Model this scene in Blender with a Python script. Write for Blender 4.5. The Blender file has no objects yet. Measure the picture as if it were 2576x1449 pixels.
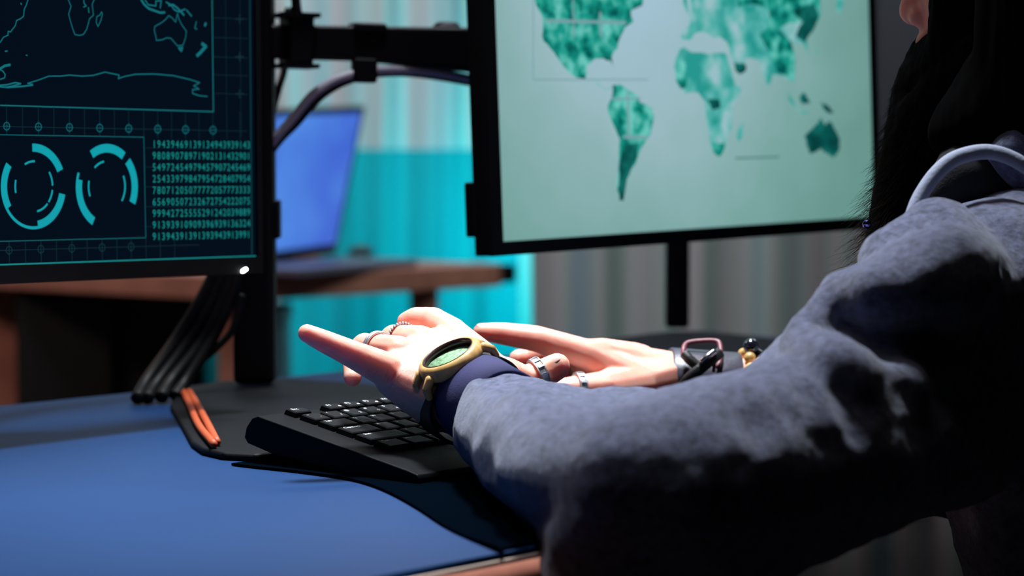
import bpy, bmesh, math, random
import numpy as np
from math import sin, cos, radians, pi, atan
from mathutils import Vector, Matrix, noise

SC = bpy.context.scene
COL = SC.collection
random.seed(4)

# ---------------------------------------------------------------- camera
F = 2576 * 85 / 36.0
PITCH = atan((724.5 - 340) / F)
CAM = Vector((0, 0, .99))
cam_data = bpy.data.cameras.new('camera')
cam_data.lens = 85; cam_data.sensor_width = 36; cam_data.sensor_fit = 'HORIZONTAL'
cam_data.clip_start = .05
cam_data.dof.use_dof = True
cam_data.dof.focus_distance = 1.735
cam_data.dof.aperture_fstop = 5.6
cam = bpy.data.objects.new('camera', cam_data)
COL.objects.link(cam)
cam.location = CAM
cam.rotation_euler = (pi / 2 - PITCH, 0, 0)
SC.camera = cam

# ---------------------------------------------------------------- view, world, lights
SC.view_settings.view_transform = 'Standard'
SC.view_settings.look = 'None'
SC.view_settings.gamma = 1
SC.view_settings.use_curve_mapping = False
SC.view_settings.exposure = 0.0
w = bpy.data.worlds.new('world'); SC.world = w; w.use_nodes = True
w.node_tree.nodes['Background'].inputs[0].default_value = (.09, .15, .21, 1)
w.node_tree.nodes['Background'].inputs[1].default_value = .010


def area(name, loc, target, size, power, color, size_y=None, spread=180):
    l = bpy.data.lights.new(name, 'AREA'); l.energy = power; l.color = color
    l.shape = 'RECTANGLE'; l.size = size; l.size_y = size_y or size
    l.spread = radians(spread)
    o = bpy.data.objects.new(name, l); COL.objects.link(o)
    o.location = loc
    d = Vector(target) - Vector(loc)
    o.rotation_euler = d.to_track_quat('-Z', 'Y').to_euler()
    return o


sl = bpy.data.lights.new('ceiling_spot_light', 'SPOT'); sl.energy = 370; sl.color = (.87, .94, 1.0)
sl.spot_size = radians(41); sl.spot_blend = 1.0; sl.shadow_soft_size = .14
so = bpy.data.objects.new('ceiling_spot_light', sl); COL.objects.link(so); so.location = (-.03, 2.02, 2.45)
so.rotation_euler = (Vector((.0, 1.78, .80)) - so.location).to_track_quat('-Z', 'Y').to_euler()
dl = bpy.data.lights.new('desk_fill_spot', 'SPOT'); dl.energy = 195; dl.color = (.86, .93, 1.0)  # unseen second spot, added to brighten the near part of the desk
dl.spot_size = radians(35); dl.spot_blend = 1.0; dl.shadow_soft_size = .12
do = bpy.data.objects.new('desk_fill_spot', dl); COL.objects.link(do); do.location = (-.55, 1.40, 2.45)
do.rotation_euler = (Vector((-.44, 1.32, .75)) - do.location).to_track_quat('-Z', 'Y').to_euler()
area('back_fill_light', (.1, 2.9, 2.75), (-.1, 2.3, 1.0), .4, 6, (.9, .92, 1.0), spread=100)  # unseen light added to lift the crossbar, poles and cables
area('ceiling_fill_light', (-.3, 1.6, 2.8), (-.1, 1.75, .8), 1.2, 4, (1.0, .9, .85))
el = bpy.data.lights.new('desk_edge_fill_spot', 'SPOT'); el.energy = 55; el.color = (1.0, .93, .9); el.spot_size = radians(9); el.spot_blend = .8; el.shadow_soft_size = .05  # unseen low spot added to brighten the desk's wood edge
eo = bpy.data.objects.new('desk_edge_fill_spot', el); COL.objects.link(eo); eo.location = (.42, .28, .60)
eo.rotation_euler = (Vector((-.11, 1.275, .735)) - eo.location).to_track_quat('-Z', 'Y').to_euler()
area('curtain_wash_light', (-.9, 3.9, 2.55), (-.35, 5.6, 1.15), .8, 27, (.82, .96, 1.0))
area('cyan_wash_light', (.26, 5.25, .72), (-.3, 5.6, .72), .3, 5.2, (.0, .86, .9))
area('right_curtain_light', (1.2, 3.6, 2.4), (.6, 5.0, .35),   .7, 23, (.85, 1.0, .97))
area('room_warm_light', (-1.6, 2.9, 2.3), (-.6, 4.2, .7), .5, 12, (1.0, .72, .62))


# ---------------------------------------------------------------- coordinate helpers
def ray(x, y):
    u = (x - 1288) / F; v = -(y - 724.5) / F
    return Vector((u, cos(PITCH) + v * sin(PITCH), -sin(PITCH) + v * cos(PITCH)))


def at(x, y, D):
    return CAM + ray(x, y) * D


def onz(x, y, z):
    r = ray(x, y); return CAM + r * ((z - CAM.z) / r.z)


def on_plane(x, y, P, N):
    r = ray(x, y); return CAM + r * ((P - CAM).dot(N) / r.dot(N))


def frame(yaw, tilt, roll):
    X = Vector((cos(yaw), sin(yaw), 0)); N = Vector((sin(yaw), -cos(yaw), 0)); Z = Vector((0, 0, 1))
    Z2 = cos(tilt) * Z - sin(tilt) * N; N2 = cos(tilt) * N + sin(tilt) * Z
    return (cos(roll) * X + sin(roll) * Z2, cos(roll) * Z2 - sin(roll) * X, N2)


# ---------------------------------------------------------------- materials
def lin(c):
    return tuple(((v / 255) / 12.92 if v / 255 <= .04045 else ((v / 255 + .055) / 1.055) ** 2.4) for v in c) + (1,)


MATS = {}


def mat(name, rgb, rough=.5, metal=0, emit=0, bump=0, bscale=200, var=0, vscale=30, **kw):
    if name in MATS: return MATS[name]
    m = bpy.data.materials.new(name); m.use_nodes = True; MATS[name] = m
    nt = m.node_tree; b = nt.nodes['Principled BSDF']
    c = lin(rgb)
    b.inputs['Base Color'].default_value = c
    b.inputs['Roughness'].default_value = rough
    b.inputs['Metallic'].default_value = metal
    if emit:
        b.inputs['Base Color'].default_value = (0, 0, 0, 1)
        b.inputs['Emission Color'].default_value = c
        b.inputs['Emission Strength'].default_value = emit
    tc = nt.nodes.new('ShaderNodeTexCoord')
    if var:
        n = nt.nodes.new('ShaderNodeTexNoise'); n.inputs['Scale'].default_value = vscale
        n.inputs['Detail'].default_value = 6
        nt.links.new(tc.outputs['Object'], n.inputs['Vector'])
        r = nt.nodes.new('ShaderNodeValToRGB')
        r.color_ramp.elements[0].position = .3; r.color_ramp.elements[1].position = .7
        r.color_ramp.elements[0].color = tuple(v * (1 - var) for v in c[:3]) + (1,)
        r.color_ramp.elements[1].color = tuple(min(1, v * (1 + var)) for v in c[:3]) + (1,)
        nt.links.new(n.outputs['Fac'], r.inputs['Fac'])
        nt.links.new(r.outputs['Color'], b.inputs['Emission Color' if emit else 'Base Color'])
    if bump:
        n = nt.nodes.new('ShaderNodeTexNoise'); n.inputs['Scale'].default_value = bscale
        n.inputs['Detail'].default_value = 5
        nt.links.new(tc.outputs['Object'], n.inputs['Vector'])
        bp = nt.nodes.new('ShaderNodeBump'); bp.inputs['Strength'].default_value = bump
        bp.inputs['Distance'].default_value = kw.get('bdist', .001)
        nt.links.new(n.outputs['Fac'], bp.inputs['Height'])
        nt.links.new(bp.outputs['Normal'], b.inputs['Normal'])
    if 'spec' in kw: b.inputs['Specular IOR Level'].default_value = kw['spec']
    if 'sheen' in kw: b.inputs['Sheen Weight'].default_value = kw['sheen']
    if 'coat' in kw: b.inputs['Coat Weight'].default_value = kw['coat']
    if 'trans' in kw: b.inputs['Transmission Weight'].default_value = kw['trans']
    return m


M_black = mat('black_plastic', (20, 22, 27), .38, bump=.15, bscale=900)
M_blackmetal = mat('black_painted_metal', (9, 10, 17), .5, spec=.22)
M_housing = mat('monitor_housing', (8, 9, 14), .5, spec=.2)
M_keys = mat('keycap_plastic', (11, 12, 15), .5, spec=.14, bump=.1, bscale=1500)
M_legend = mat('white_print', (235, 240, 245), .5)
M_steel = mat('polished_steel', (205, 205, 212), .18, 1)
M_silver = mat('silver', (225, 225, 232), .42, 1)
M_darksil = mat('oxidised_silver', (120, 118, 120), .35, 1)
M_rubber = mat('cable_rubber', (8, 9, 12), .5, spec=.3)
M_graycable = mat('grey_cable', (200, 196, 214), .35)
M_orange = mat('orange_cable', (176, 72, 26), .6)
M_wood = mat('watch_wood', (206, 160, 98), .4, var=.25, vscale=150)
M_table = mat('table_wood', (168, 110, 94), .5, var=.18, vscale=14)
M_deskwood = mat('desk_edge_wood', (190, 118, 96), .5, var=.2, vscale=40)
M_deskpale = mat('desk_pale_trim', (232, 206, 190), .5)
M_leather = mat('black_leather', (9, 9, 11), .5, bump=.4, bscale=500)
M_cuffleather = mat('grey_leather', (60, 57, 70), .4, bump=.3, bscale=350, var=.12, vscale=60)
M_redleather = mat('dark_red_leather', (120, 62, 72), .45, bump=.3, bscale=350)
M_navy = mat('navy_rib_cotton', (34, 33, 80), .85, bump=.3, bscale=900)
M_darkcloth = mat('black_cloth', (14, 15, 20), .9, bump=.4, bscale=500)
M_hair = mat('dark_hair', (5, 5, 6), .9, spec=.04)
M_beadwood = mat('wood_bead', (214, 170, 105), .35, var=.5, vscale=120)
M_beadblack = mat('black_bead', (20, 22, 34), .12, coat=1)
M_nail = mat('nail', (238, 186, 172), .3)
M_white = mat('white_led', (235, 245, 255), emit=14)


def fabric(name, rgb, rgb2, scale, bump):
    m = mat(name, rgb, .95, sheen=.35)
    nt = m.node_tree; b = nt.nodes['Principled BSDF']
    tc = nt.nodes.new('ShaderNodeTexCoord')
    n = nt.nodes.new('ShaderNodeTexNoise'); n.inputs['Scale'].default_value = scale; n.inputs['Detail'].default_value = 8
    n.inputs['Roughness'].default_value = .65
    n2 = nt.nodes.new('ShaderNodeTexNoise'); n2.inputs['Scale'].default_value = scale * 6; n2.inputs['Detail'].default_value = 4
    for q in (n, n2): nt.links.new(tc.outputs['Object'], q.inputs['Vector'])
    mx = nt.nodes.new('ShaderNodeMath'); mx.operation = 'MULTIPLY_ADD'
    nt.links.new(n2.outputs['Fac'], mx.inputs[0]); mx.inputs[1].default_value = .35
    nt.links.new(n.outputs['Fac'], mx.inputs[2])
    r = nt.nodes.new('ShaderNodeValToRGB')
    r.color_ramp.elements[0].position = .48; r.color_ramp.elements[1].position = .86
    r.color_ramp.elements[0].color = lin(rgb); r.color_ramp.elements[1].color = lin(rgb2)
    nt.links.new(mx.outputs[0], r.inputs['Fac']); nt.links.new(r.outputs['Color'], b.inputs['Base Color'])
    bp = nt.nodes.new('ShaderNodeBump'); bp.inputs['Strength'].default_value = bump; bp.inputs['Distance'].default_value = .0022
    nt.links.new(mx.outputs[0], bp.inputs['Height']); nt.links.new(bp.outputs['Normal'], b.inputs['Normal'])
    return m


M_fleece = fabric('grey_fleece', (42, 46, 70), (106, 111, 144), 190, .9)


def skin_mat():
    m = mat('skin', (226, 172, 152), .5)
    nt = m.node_tree; b = nt.nodes['Principled BSDF']
    b.inputs['Subsurface Weight'].default_value = .8
    b.inputs['Subsurface Radius'].default_value = (1.0, .12, .05)
    b.inputs['Subsurface Scale'].default_value = .009
    tc = nt.nodes.new('ShaderNodeTexCoord')
    n = nt.nodes.new('ShaderNodeTexNoise'); n.inputs['Scale'].default_value = 55; n.inputs['Detail'].default_value = 5
    r = nt.nodes.new('ShaderNodeValToRGB')
    r.color_ramp.elements[0].position = .3; r.color_ramp.elements[1].position = .7
    r.color_ramp.elements[0].color = lin((234, 164, 144)); r.color_ramp.elements[1].color = lin((240, 182, 164))
    nt.links.new(tc.outputs['Object'], n.inputs['Vector']); nt.links.new(n.outputs['Fac'], r.inputs['Fac'])
    nt.links.new(r.outputs['Color'], b.inputs['Base Color'])
    v = nt.nodes.new('ShaderNodeTexVoronoi'); v.inputs['Scale'].default_value = 900
    nt.links.new(tc.outputs['Object'], v.inputs['Vector'])
    n3 = nt.nodes.new('ShaderNodeTexNoise'); n3.inputs['Scale'].default_value = 260; n3.inputs['Detail'].default_value = 4
    nt.links.new(tc.outputs['Object'], n3.inputs['Vector'])
    ad = nt.nodes.new('ShaderNodeMath'); ad.operation = 'MULTIPLY_ADD'; ad.inputs[1].default_value = .3
    nt.links.new(v.outputs['Distance'], ad.inputs[0]); nt.links.new(n3.outputs['Fac'], ad.inputs[2])
    bp = nt.nodes.new('ShaderNodeBump'); bp.inputs['Strength'].default_value = .22; bp.inputs['Distance'].default_value = .0006
    nt.links.new(ad.outputs[0], bp.inputs['Height']); nt.links.new(bp.outputs['Normal'], b.inputs['Normal'])
    return m


M_skin = skin_mat()


# ---------------------------------------------------------------- object helpers
def put(name, me, m=None, parent=None, smooth=True):
    if isinstance(me, bmesh.types.BMesh):
        bm = me; me = bpy.data.meshes.new(name); bm.to_mesh(me); bm.free()
    o = bpy.data.objects.new(name, me); COL.objects.link(o)
    if m is not None:
        if len(me.materials): me.materials.clear()
        for k in (m if isinstance(m, (list, tuple)) else [m]): me.materials.append(k)
    if smooth:
        for p in me.polygons: p.use_smooth = True
    if parent is not None:
        o.parent = parent
        if parent.type == 'EMPTY' or True:
            o.matrix_parent_inverse = PINV(parent)
    return o


def PINV(p):
    mw = p.matrix_basis.copy(); q = p
    while q.parent:
        mw = q.parent.matrix_basis @ q.matrix_parent_inverse @ mw if False else mw
        q = q.parent
    if p.parent:
        return (WM(p)).inverted()
    return p.matrix_basis.inverted()


def WM(o):
    m = o.matrix_basis.copy()
    if o.parent: m = WM(o.parent) @ o.matrix_parent_inverse @ m
    return m


def tag(o, label, cat, group=None):
    o['label'] = label; o['category'] = cat
    if group: o['group'] = group
    return o


def thing(name, loc, label, cat, group=None):
    o = bpy.data.objects.new(name, None); COL.objects.link(o)
    o.location = loc; o.empty_display_size = .05
    return tag(o, label, cat, group)


def struct(name, me, m):
    o = put(name, me, m, smooth=False); o['kind'] = 'structure'; return o


def sharp(o, ang=35):
    for p in o.data.polygons: p.use_smooth = True
    md = o.modifiers.new('bev', 'BEVEL'); md.width = .0012; md.segments = 2; md.limit_method = 'ANGLE'
    md.angle_limit = radians(ang)
    wn = o.modifiers.new('wn', 'WEIGHTED_NORMAL')
    return o


def bevel(o, width, seg=3):
    for p in o.data.polygons: p.use_smooth = True
    md = o.modifiers.new('bev', 'BEVEL'); md.width = width; md.segments = seg; md.limit_method = 'ANGLE'
    o.modifiers.new('wn', 'WEIGHTED_NORMAL')
    return o


def prism(pts, vec):
    """closed prism: polygon pts extruded by vec"""
    bm = bmesh.new()
    a = [bm.verts.new(p) for p in pts]; b = [bm.verts.new(Vector(p) + vec) for p in pts]
    n = len(pts)
    bm.faces.new(a); bm.faces.new(list(reversed(b)))
    for i in range(n): bm.faces.new((a[i], b[i], b[(i + 1) % n], a[(i + 1) % n]))
    bmesh.ops.recalc_face_normals(bm, faces=bm.faces)
    return bm


def obox(o, X, Y, Z, sx, sy, sz, bm=None):
    """oriented box, o = corner, X/Y/Z axes"""
    bm = bm or bmesh.new()
    vs = []
    for k in (0, sz):
        for (i, j) in ((0, 0), (sx, 0), (sx, sy), (0, sy)):
            vs.append(bm.verts.new(o + X * i + Y * j + Z * k))
    fs = [bm.faces.new([vs[i] for i in f]) for f in ((3, 2, 1, 0), (4, 5, 6, 7), (0, 1, 5, 4), (1, 2, 6, 5), (2, 3, 7, 6), (3, 0, 4, 7))]
    bmesh.ops.recalc_face_normals(bm, faces=fs)
    return bm


def catmull(pts, n=8):
    P = [Vector(p) for p in pts]
    P = [2 * P[0] - P[1]] + P + [2 * P[-1] - P[-2]]
    out = []
    for i in range(1, len(P) - 2):
        for k in range(n):
            t = k / n
            a, b, c, d = P[i - 1:i + 3]
            out.append(.5 * ((2 * b) + (c - a) * t + (2 * a - 5 * b + 4 * c - d) * t * t + (3 * b - a - 3 * c + d) * t ** 3))
    out.append(P[-2]); return out


def tube(path, r, sides=12, bm=None, closed=False, flat=1.0, up=None):
    bm = bm or bmesh.new()
    n = len(path); rings = []
    up = up or Vector((0, 0, 1)); prev = None
    for i, p in enumerate(path):
        if closed: t = path[(i + 1) % n] - path[i - 1]
        else: t = path[min(i + 1, n - 1)] - path[max(i - 1, 0)]
        t.normalize()
        u = prev if prev is not None else up
        s = t.cross(u)
        if s.length < 1e-5: s = t.orthogonal()
        s.normalize(); u = s.cross(t).normalized(); prev = u
        rr = r[i] if isinstance(r, (list, tuple)) else r
        rings.append([bm.verts.new(p + (s * cos(2 * pi * k / sides) + u * sin(2 * pi * k / sides) * flat) * rr) for k in range(sides)])
    for i in range(n if closed else n - 1):
        A, B = rings[i], rings[(i + 1) % n]
        for k in range(sides):
            bm.faces.new((A[k], A[(k + 1) % sides], B[(k + 1) % sides], B[k]))
    if not closed:
        bm.faces.new(list(reversed(rings[0]))); bm.faces.new(rings[-1])
    return bm


def lathe(center, axis, prof, seg=48, bm=None, xaxis=None):
    """prof list of (r, h); closed loop profile"""
    bm = bm or bmesh.new()
    a = axis.normalized(); x = (xaxis or a.orthogonal()); x = (x - a * x.dot(a)).normalized(); y = a.cross(x)
    rings = []
    for k in range(seg):
        t = 2 * pi * k / seg; d = x * cos(t) + y * sin(t)
        rings.append([bm.verts.new(center + d * r + a * h) for r, h in prof])
    m = len(prof); fs = []
    for k in range(seg):
        A, B = rings[k], rings[(k + 1) % seg]
        for i in range(m):
            j = (i + 1) % m
            if prof[i][0] < 1e-6 and prof[j][0] < 1e-6: continue
            fs.append(bm.faces.new((A[i], A[j], B[j], B[i])))
    bmesh.ops.remove_doubles(bm, verts=bm.verts, dist=1e-6)
    bmesh.ops.recalc_face_normals(bm, faces=bm.faces)
    return bm


def disc(center, axis, r, h, seg=32, bm=None):
    return lathe(center, axis, [(0, 0), (r, 0), (r, h), (0, h)], seg, bm)


def icos(sub=2):
    b = bmesh.new(); bmesh.ops.create_icosphere(b, subdivisions=sub, radius=1)
    v = [x.co.copy() for x in b.verts]; b.free(); return v


ICO = icos(2)


def hulls(groups):
    """union-to-be of convex hulls; each group is a list of (point, radius or (rx,ry,rz, matrix))"""
    verts, faces = [], []
    for g in groups:
        b = bmesh.new()
        for p, r in g:
            for v in ICO:
                q = v * r if not isinstance(r, tuple) else r[1] @ Vector((v.x * r[0][0], v.y * r[0][1], v.z * r[0][2]))
                b.verts.new(Vector(p) + q)
        res = bmesh.ops.convex_hull(b, input=b.verts)
        kill = [e for e in res['geom_interior'] if isinstance(e, bmesh.types.BMVert)] + [e for e in res['geom_unused'] if isinstance(e, bmesh.types.BMVert)]
        bmesh.ops.delete(b, geom=list(set(kill)), context='VERTS')
        bmesh.ops.recalc_face_normals(b, faces=b.faces)
        b.verts.index_update(); o = len(verts)
        verts += [tuple(v.co) for v in b.verts]; faces += [[v.index + o for v in f.verts] for f in b.faces]
        b.free()
    return verts, faces


def lap(co, ed, it, lam=.5, mask=None):
    n = len(co); deg = np.bincount(ed.ravel(), minlength=n).astype(float); deg[deg == 0] = 1
    for _ in range(it):
        s = np.zeros_like(co)
        for c in range(3):
            s[:, c] = np.bincount(ed[:, 0], co[ed[:, 1], c], n) + np.bincount(ed[:, 1], co[ed[:, 0], c], n)
        d = s / deg[:, None] - co
        co = co + lam * d * (1 if mask is None else mask[:, None])
    return co


def blob(groups, voxel, smooth=4, disp=None):
    """fuse hulls into one continuous skin and smooth it"""
    v, f = hulls(groups)
    me = bpy.data.meshes.new('tmp'); me.from_pydata(v, [], f)
    o = bpy.data.objects.new('tmp', me); COL.objects.link(o)
    md = o.modifiers.new('r', 'REMESH'); md.mode = 'VOXEL'; md.voxel_size = voxel
    dg = bpy.context.evaluated_depsgraph_get(); dg.update()
    ev = o.evaluated_get(dg); out = bpy.data.meshes.new_from_object(ev)
    bpy.data.objects.remove(o); bpy.data.meshes.remove(me)
    n = len(out.vertices); co = np.empty(n * 3); out.vertices.foreach_get('co', co); co = co.reshape(-1, 3)
    ed = np.empty(len(out.edges) * 2, dtype=np.int64); out.edges.foreach_get('vertices', ed); ed = ed.reshape(-1, 2)
    co = lap(co, ed, smooth)
    out.vertices.foreach_set('co', co.ravel()); out.update()
    if disp:
        no = np.empty(n * 3); out.vertices.foreach_get('normal', no); no = no.reshape(-1, 3)
        d = np.array([disp(Vector(c), Vector(q)) for c, q in zip(co, no)])
        co = co + no * d[:, None]
        co = lap(co, ed, 1)
        out.vertices.foreach_set('co', co.ravel()); out.update()
    return out


def join(meshes):
    V, Fc = [], []
    for me in meshes:
        o = len(V); V += [tuple(v.co) for v in me.vertices]; Fc += [[i + o for i in p.vertices] for p in me.polygons]
    r = bpy.data.meshes.new('joined'); r.from_pydata(V, [], Fc); return r


def chain(pts):
    return [[pts[i], pts[i + 1]] for i in range(len(pts) - 1)]


def text_mesh(s):
    c = bpy.data.curves.new('t', 'FONT'); c.body = s; c.size = 1; c.align_x = 'CENTER'; c.align_y = 'CENTER'
    c.resolution_u = 3
    o = bpy.data.objects.new('t', c); COL.objects.link(o)
    dg = bpy.context.evaluated_depsgraph_get(); dg.update()
    me = bpy.data.meshes.new_from_object(o.evaluated_get(dg))
    vs = [v.co.copy() for v in me.vertices]; fs = [list(p.vertices) for p in me.polygons]
    bpy.data.objects.remove(o); bpy.data.curves.remove(c); bpy.data.meshes.remove(me)
    return vs, fs


TXT = {}


def add_text(bm, s, o, X, Y, sx, sy):
    if s not in TXT: TXT[s] = text_mesh(s)
    vs, fs = TXT[s]
    nv = [bm.verts.new(o + X * (v.x * sx) + Y * (v.y * sy)) for v in vs]
    for f in fs:
        try: bm.faces.new([nv[i] for i in f])
        except ValueError: pass


X0, Y0, Z0 = Vector((1, 0, 0)), Vector((0, 1, 0)), Vector((0, 0, 1))
DZ = .75                                   # desk height
YAW = radians(48)
d1 = Vector((cos(YAW), sin(YAW), 0)); dn = Vector((sin(YAW), -cos(YAW), 0))   # along desk, towards the sitter

# ================================================================ room shell
struct('floor', obox(Vector((-5, -2, -.05)), X0, Y0, Z0, 9, 9, .05), mat('floor_concrete', (58, 54, 56), .7, var=.2, vscale=3))
struct('wall_back', obox(Vector((-5, 6.4, 0)), X0, Y0, Z0, 9, .1, 2.9), mat('wall_paint', (96, 104, 112), .9, var=.05))
struct('wall_left', obox(Vector((-5, -2, 0)), X0, Y0, Z0, .1, 8.4, 2.9), MATS['wall_paint'])
struct('wall_right', obox(Vector((3.9, -2, 0)), X0, Y0, Z0, .1, 8.4, 2.9), MATS['wall_paint'])
struct('ceiling', obox(Vector((-5, -2, 2.9)), X0, Y0, Z0, 9, 8.4, .05), mat('ceiling_paint', (70, 72, 78), .9))


# ================================================================ curtains
def curtain_mat(name, cols, period):  # pink and green tints of the room light are put into the stripe colours
    m = mat(name, cols[0], .85)
    nt = m.node_tree; b = nt.nodes['Principled BSDF']
    tc = nt.nodes.new('ShaderNodeTexCoord'); mp = nt.nodes.new('ShaderNodeMapping')
    mp.inputs['Scale'].default_value = (1 / period, 0, 0)
    nz = nt.nodes.new('ShaderNodeTexNoise'); nz.inputs['Scale'].default_value = 1; nz.inputs['Detail'].default_value = 1.5
    nt.links.new(tc.outputs['Object'], mp.inputs['Vector']); nt.links.new(mp.outputs['Vector'], nz.inputs['Vector'])
    r = nt.nodes.new('ShaderNodeValToRGB')
    while len(r.color_ramp.elements) < len(cols): r.color_ramp.elements.new(.5)
    for i, c in enumerate(cols):
        r.color_ramp.elements[i].position = .32 + .36 * i / (len(cols) - 1); r.color_ramp.elements[i].color = lin(c)
    nt.links.new(nz.outputs['Fac'], r.inputs['Fac']); nt.links.new(r.outputs['Color'], b.inputs['Base Color'])
    b.inputs['Roughness'].default_value = .8
    return m


def curtain(name, x0, x1, y, z0, z1, amp, per, m, seed, label):
    rng = random.Random(seed); bm = bmesh.new()
    N = int((x1 - x0) / .004); ph = [rng.uniform(0, 6.28) for _ in range(4)]
    grid = []
    for i in range(N + 1):
        x = x0 + (x1 - x0) * i / N
        s = amp * (sin(2 * pi * x / per + .9 * sin(2 * pi * x / (per * 3.3) + ph[0])) + .45 * sin(2 * pi * x / (per * .53) + ph[1]) + .5 * sin(2 * pi * x / (per * 2.4) + ph[2]))
        grid.append([bm.verts.new((x + .01 * sin(k * 1.1 + x * 9) * (1 - k / 6), y + s * (1 + .12 * sin(k + x * 4)), z0 + (z1 - z0) * k / 6)) for k in range(7)])
    for i in range(N):
        for k in range(6): bm.faces.new((grid[i][k], grid[i + 1][k], grid[i + 1][k + 1], grid[i][k + 1]))
    o = put(name, bm, m); md = o.modifiers.new('s', 'SOLIDIFY'); md.thickness = .002
    tag(o, label, 'curtain')
    return o


M_cur1 = curtain_mat('pale_curtain_cloth', [(178, 186, 198), (196, 218, 216), (212, 194, 202), (200, 226, 226), (176, 176, 192)], .07)
M_cur2 = curtain_mat('grey_curtain_cloth', [(112, 110, 120), (124, 138, 136), (152, 144, 150), (130, 146, 142), (110, 120, 146)], .09)
curtain('curtain', -2.6, .35, 5.75, .02, 2.5, .017, .15, M_cur1, 3, 'pale pleated curtain behind the laptop, tinted cyan toward its bottom')
curtain('curtain', .035, 2.4, 5.0, .02, 2.5, .02, .2, M_cur2, 8, 'grey pleated curtain hanging below and behind the bright world map monitor')

a = at(2196, -500, 4.78); b = at(2800, 1010, 4.78)
db = thing('display_board', ((a.x + b.x) / 2, 4.78, b.z), 'dark board seen past the right edge of the world map monitor', 'board')
bevel(put('board_face', obox(Vector((a.x, 4.78, b.z)), X0, Y0, Z0, b.x - a.x, .02, a.z - b.z), mat('board_dark', (33, 31, 44), .6), db), .002)
put('board_frame', obox(Vector((a.x - .012, 4.775, b.z)), X0, Y0, Z0, .012, .03, a.z - b.z), M_blackmetal, db, False)
for xx in (.15, .5):
    put('hanger', obox(Vector((a.x + xx, 4.79, a.z)), X0, Y0, Z0, .012, .012, 2.9 - a.z), M_blackmetal, db, False)

# frosted cyan privacy panel behind the back table
pm = bpy.data.materials.new('cyan_acrylic'); pm.use_nodes = True; nt = pm.node_tree
for n in list(nt.nodes): nt.nodes.remove(n)
out = nt.nodes.new('ShaderNodeOutputMaterial'); tr = nt.nodes.new('ShaderNodeBsdfTransparent'); tr.inputs[0].default_value = (.22, .9, .95, 1)
tl = nt.nodes.new('ShaderNodeBsdfTranslucent'); tl.inputs[0].default_value = (0, .72, .82, 1)
df = nt.nodes.new('ShaderNodeBsdfDiffuse'); df.inputs[0].default_value = (.02, .5, .58, 1)
m1 = nt.nodes.new('ShaderNodeMixShader'); m1.inputs[0].default_value = .45
m2 = nt.nodes.new('ShaderNodeMixShader'); m2.inputs[0].default_value = .3
nt.links.new(tl.outputs[0], m1.inputs[1]); nt.links.new(df.outputs[0], m1.inputs[2])
nt.links.new(tr.outputs[0], m2.inputs[1]); nt.links.new(m1.outputs[0], m2.inputs[2]); nt.links.new(m2.outputs[0], out.inputs[0])
pa = at(700, 375, 5.42); pb = at(1308, 375, 5.42)
t = thing('privacy_panel', ((pa.x + pb.x) / 2, 5.42, 0), 'frosted cyan privacy panel standing behind the wooden table', 'panel')
put('panel_sheet', obox(Vector((pa.x, 5.42, .03)), X0, Y0, Z0, pb.x - pa.x, .006, pa.z - .03), pm, t, False)
put('panel_foot', obox(Vector((pa.x + .05, 5.35, 0)), X0, Y0, Z0, .05, .15, .03), M_blackmetal, t, False)
put('panel_foot', obox(Vector((pb.x - .1, 5.35, 0)), X0, Y0, Z0, .05, .15, .03), M_blackmetal, t, False)

# ================================================================ back table
TA = onz(600, 697, DZ); TB = onz(1262, 664, DZ)
ex = (TB - TA); L = ex.length; ex.normalize(); ey = Vector((-ex.y, ex.x, 0))
ey = (ey + Vector((-.25, -.05, 0))).normalized()
t = thing('wooden_table', TA - Vector((0, 0, DZ)), 'wooden table holding the open laptop behind the left monitor and its pole', 'table')
W = 1.15
top = [TA, TB, TB + ey * W, TA + ey * W]
bevel(put('tabletop', prism(top, Vector((0, 0, -.042))), M_table, t), .003)
put('end_cap', obox(TB + Vector((.002, 0, -.036)), ex, ey, Z0, .035, .10, .034), M_blackmetal, t, False)
for p, q in ((TA + ex * .05 + ey * .08, .03), (TB - ex * .14 + ey * .05, .05), (TA + ex * .05 + ey * (W - .1), .05), (TB - ex * .12 + ey * (W - .1), .05)):
    bevel(put('leg', obox(Vector((p.x - q / 2, p.y - q / 2, 0)), X0, Y0, Z0, q, q, DZ - .042), M_table, t), .003)
bevel(put('leg', obox(Vector((-.99, 4.55, 0)), X0, Y0, Z0, .062, .062, DZ - .042), M_table, t), .003)
# dark cabinets under the table's left side
for px0, px1, Dd, lab in ((38, 285, 4.45, 'black cabinet under the wooden table, left of the two'), (291, 512, 4.5, 'black cabinet under the wooden table, nearer the pole')):
    a = at(px0, 745, Dd); b = at(px1, 745, Dd)
    c = thing('cabinet', (a.x, a.y, 0), lab, 'cabinet', 'black cabinets under the wooden table')
    bevel(put('body', obox(Vector((a.x, a.y, 0)), X0, Y0, Z0, b.x - a.x, .3, .705), mat('cabinet_black', (14, 15, 19), .5), c), .004)
    put('door', obox(Vector((a.x + .006, a.y - .012, .01)), X0, Y0, Z0, b.x - a.x - .012, .012, .685), mat('cabinet_front', (18, 17, 20), .5), c, False)

a = at(546, 745, 4.38); b = at(700, 745, 4.38)
c = thing('storage_box', (a.x, a.y, 0), 'pale box under the wooden table, mostly hidden by the pole', 'box')
bevel(put('body', obox(Vector((a.x, a.y, 0)), X0, Y0, Z0, b.x - a.x, .25, .64), mat('pale_box', (186, 186, 205), .6), c), .006)
bevel(put('lid', obox(Vector((a.x - .004, a.y - .004, .64)), X0, Y0, Z0, b.x - a.x + .008, .258, .03), mat('pale_lid', (170, 160, 175), .6), c), .006)

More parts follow.
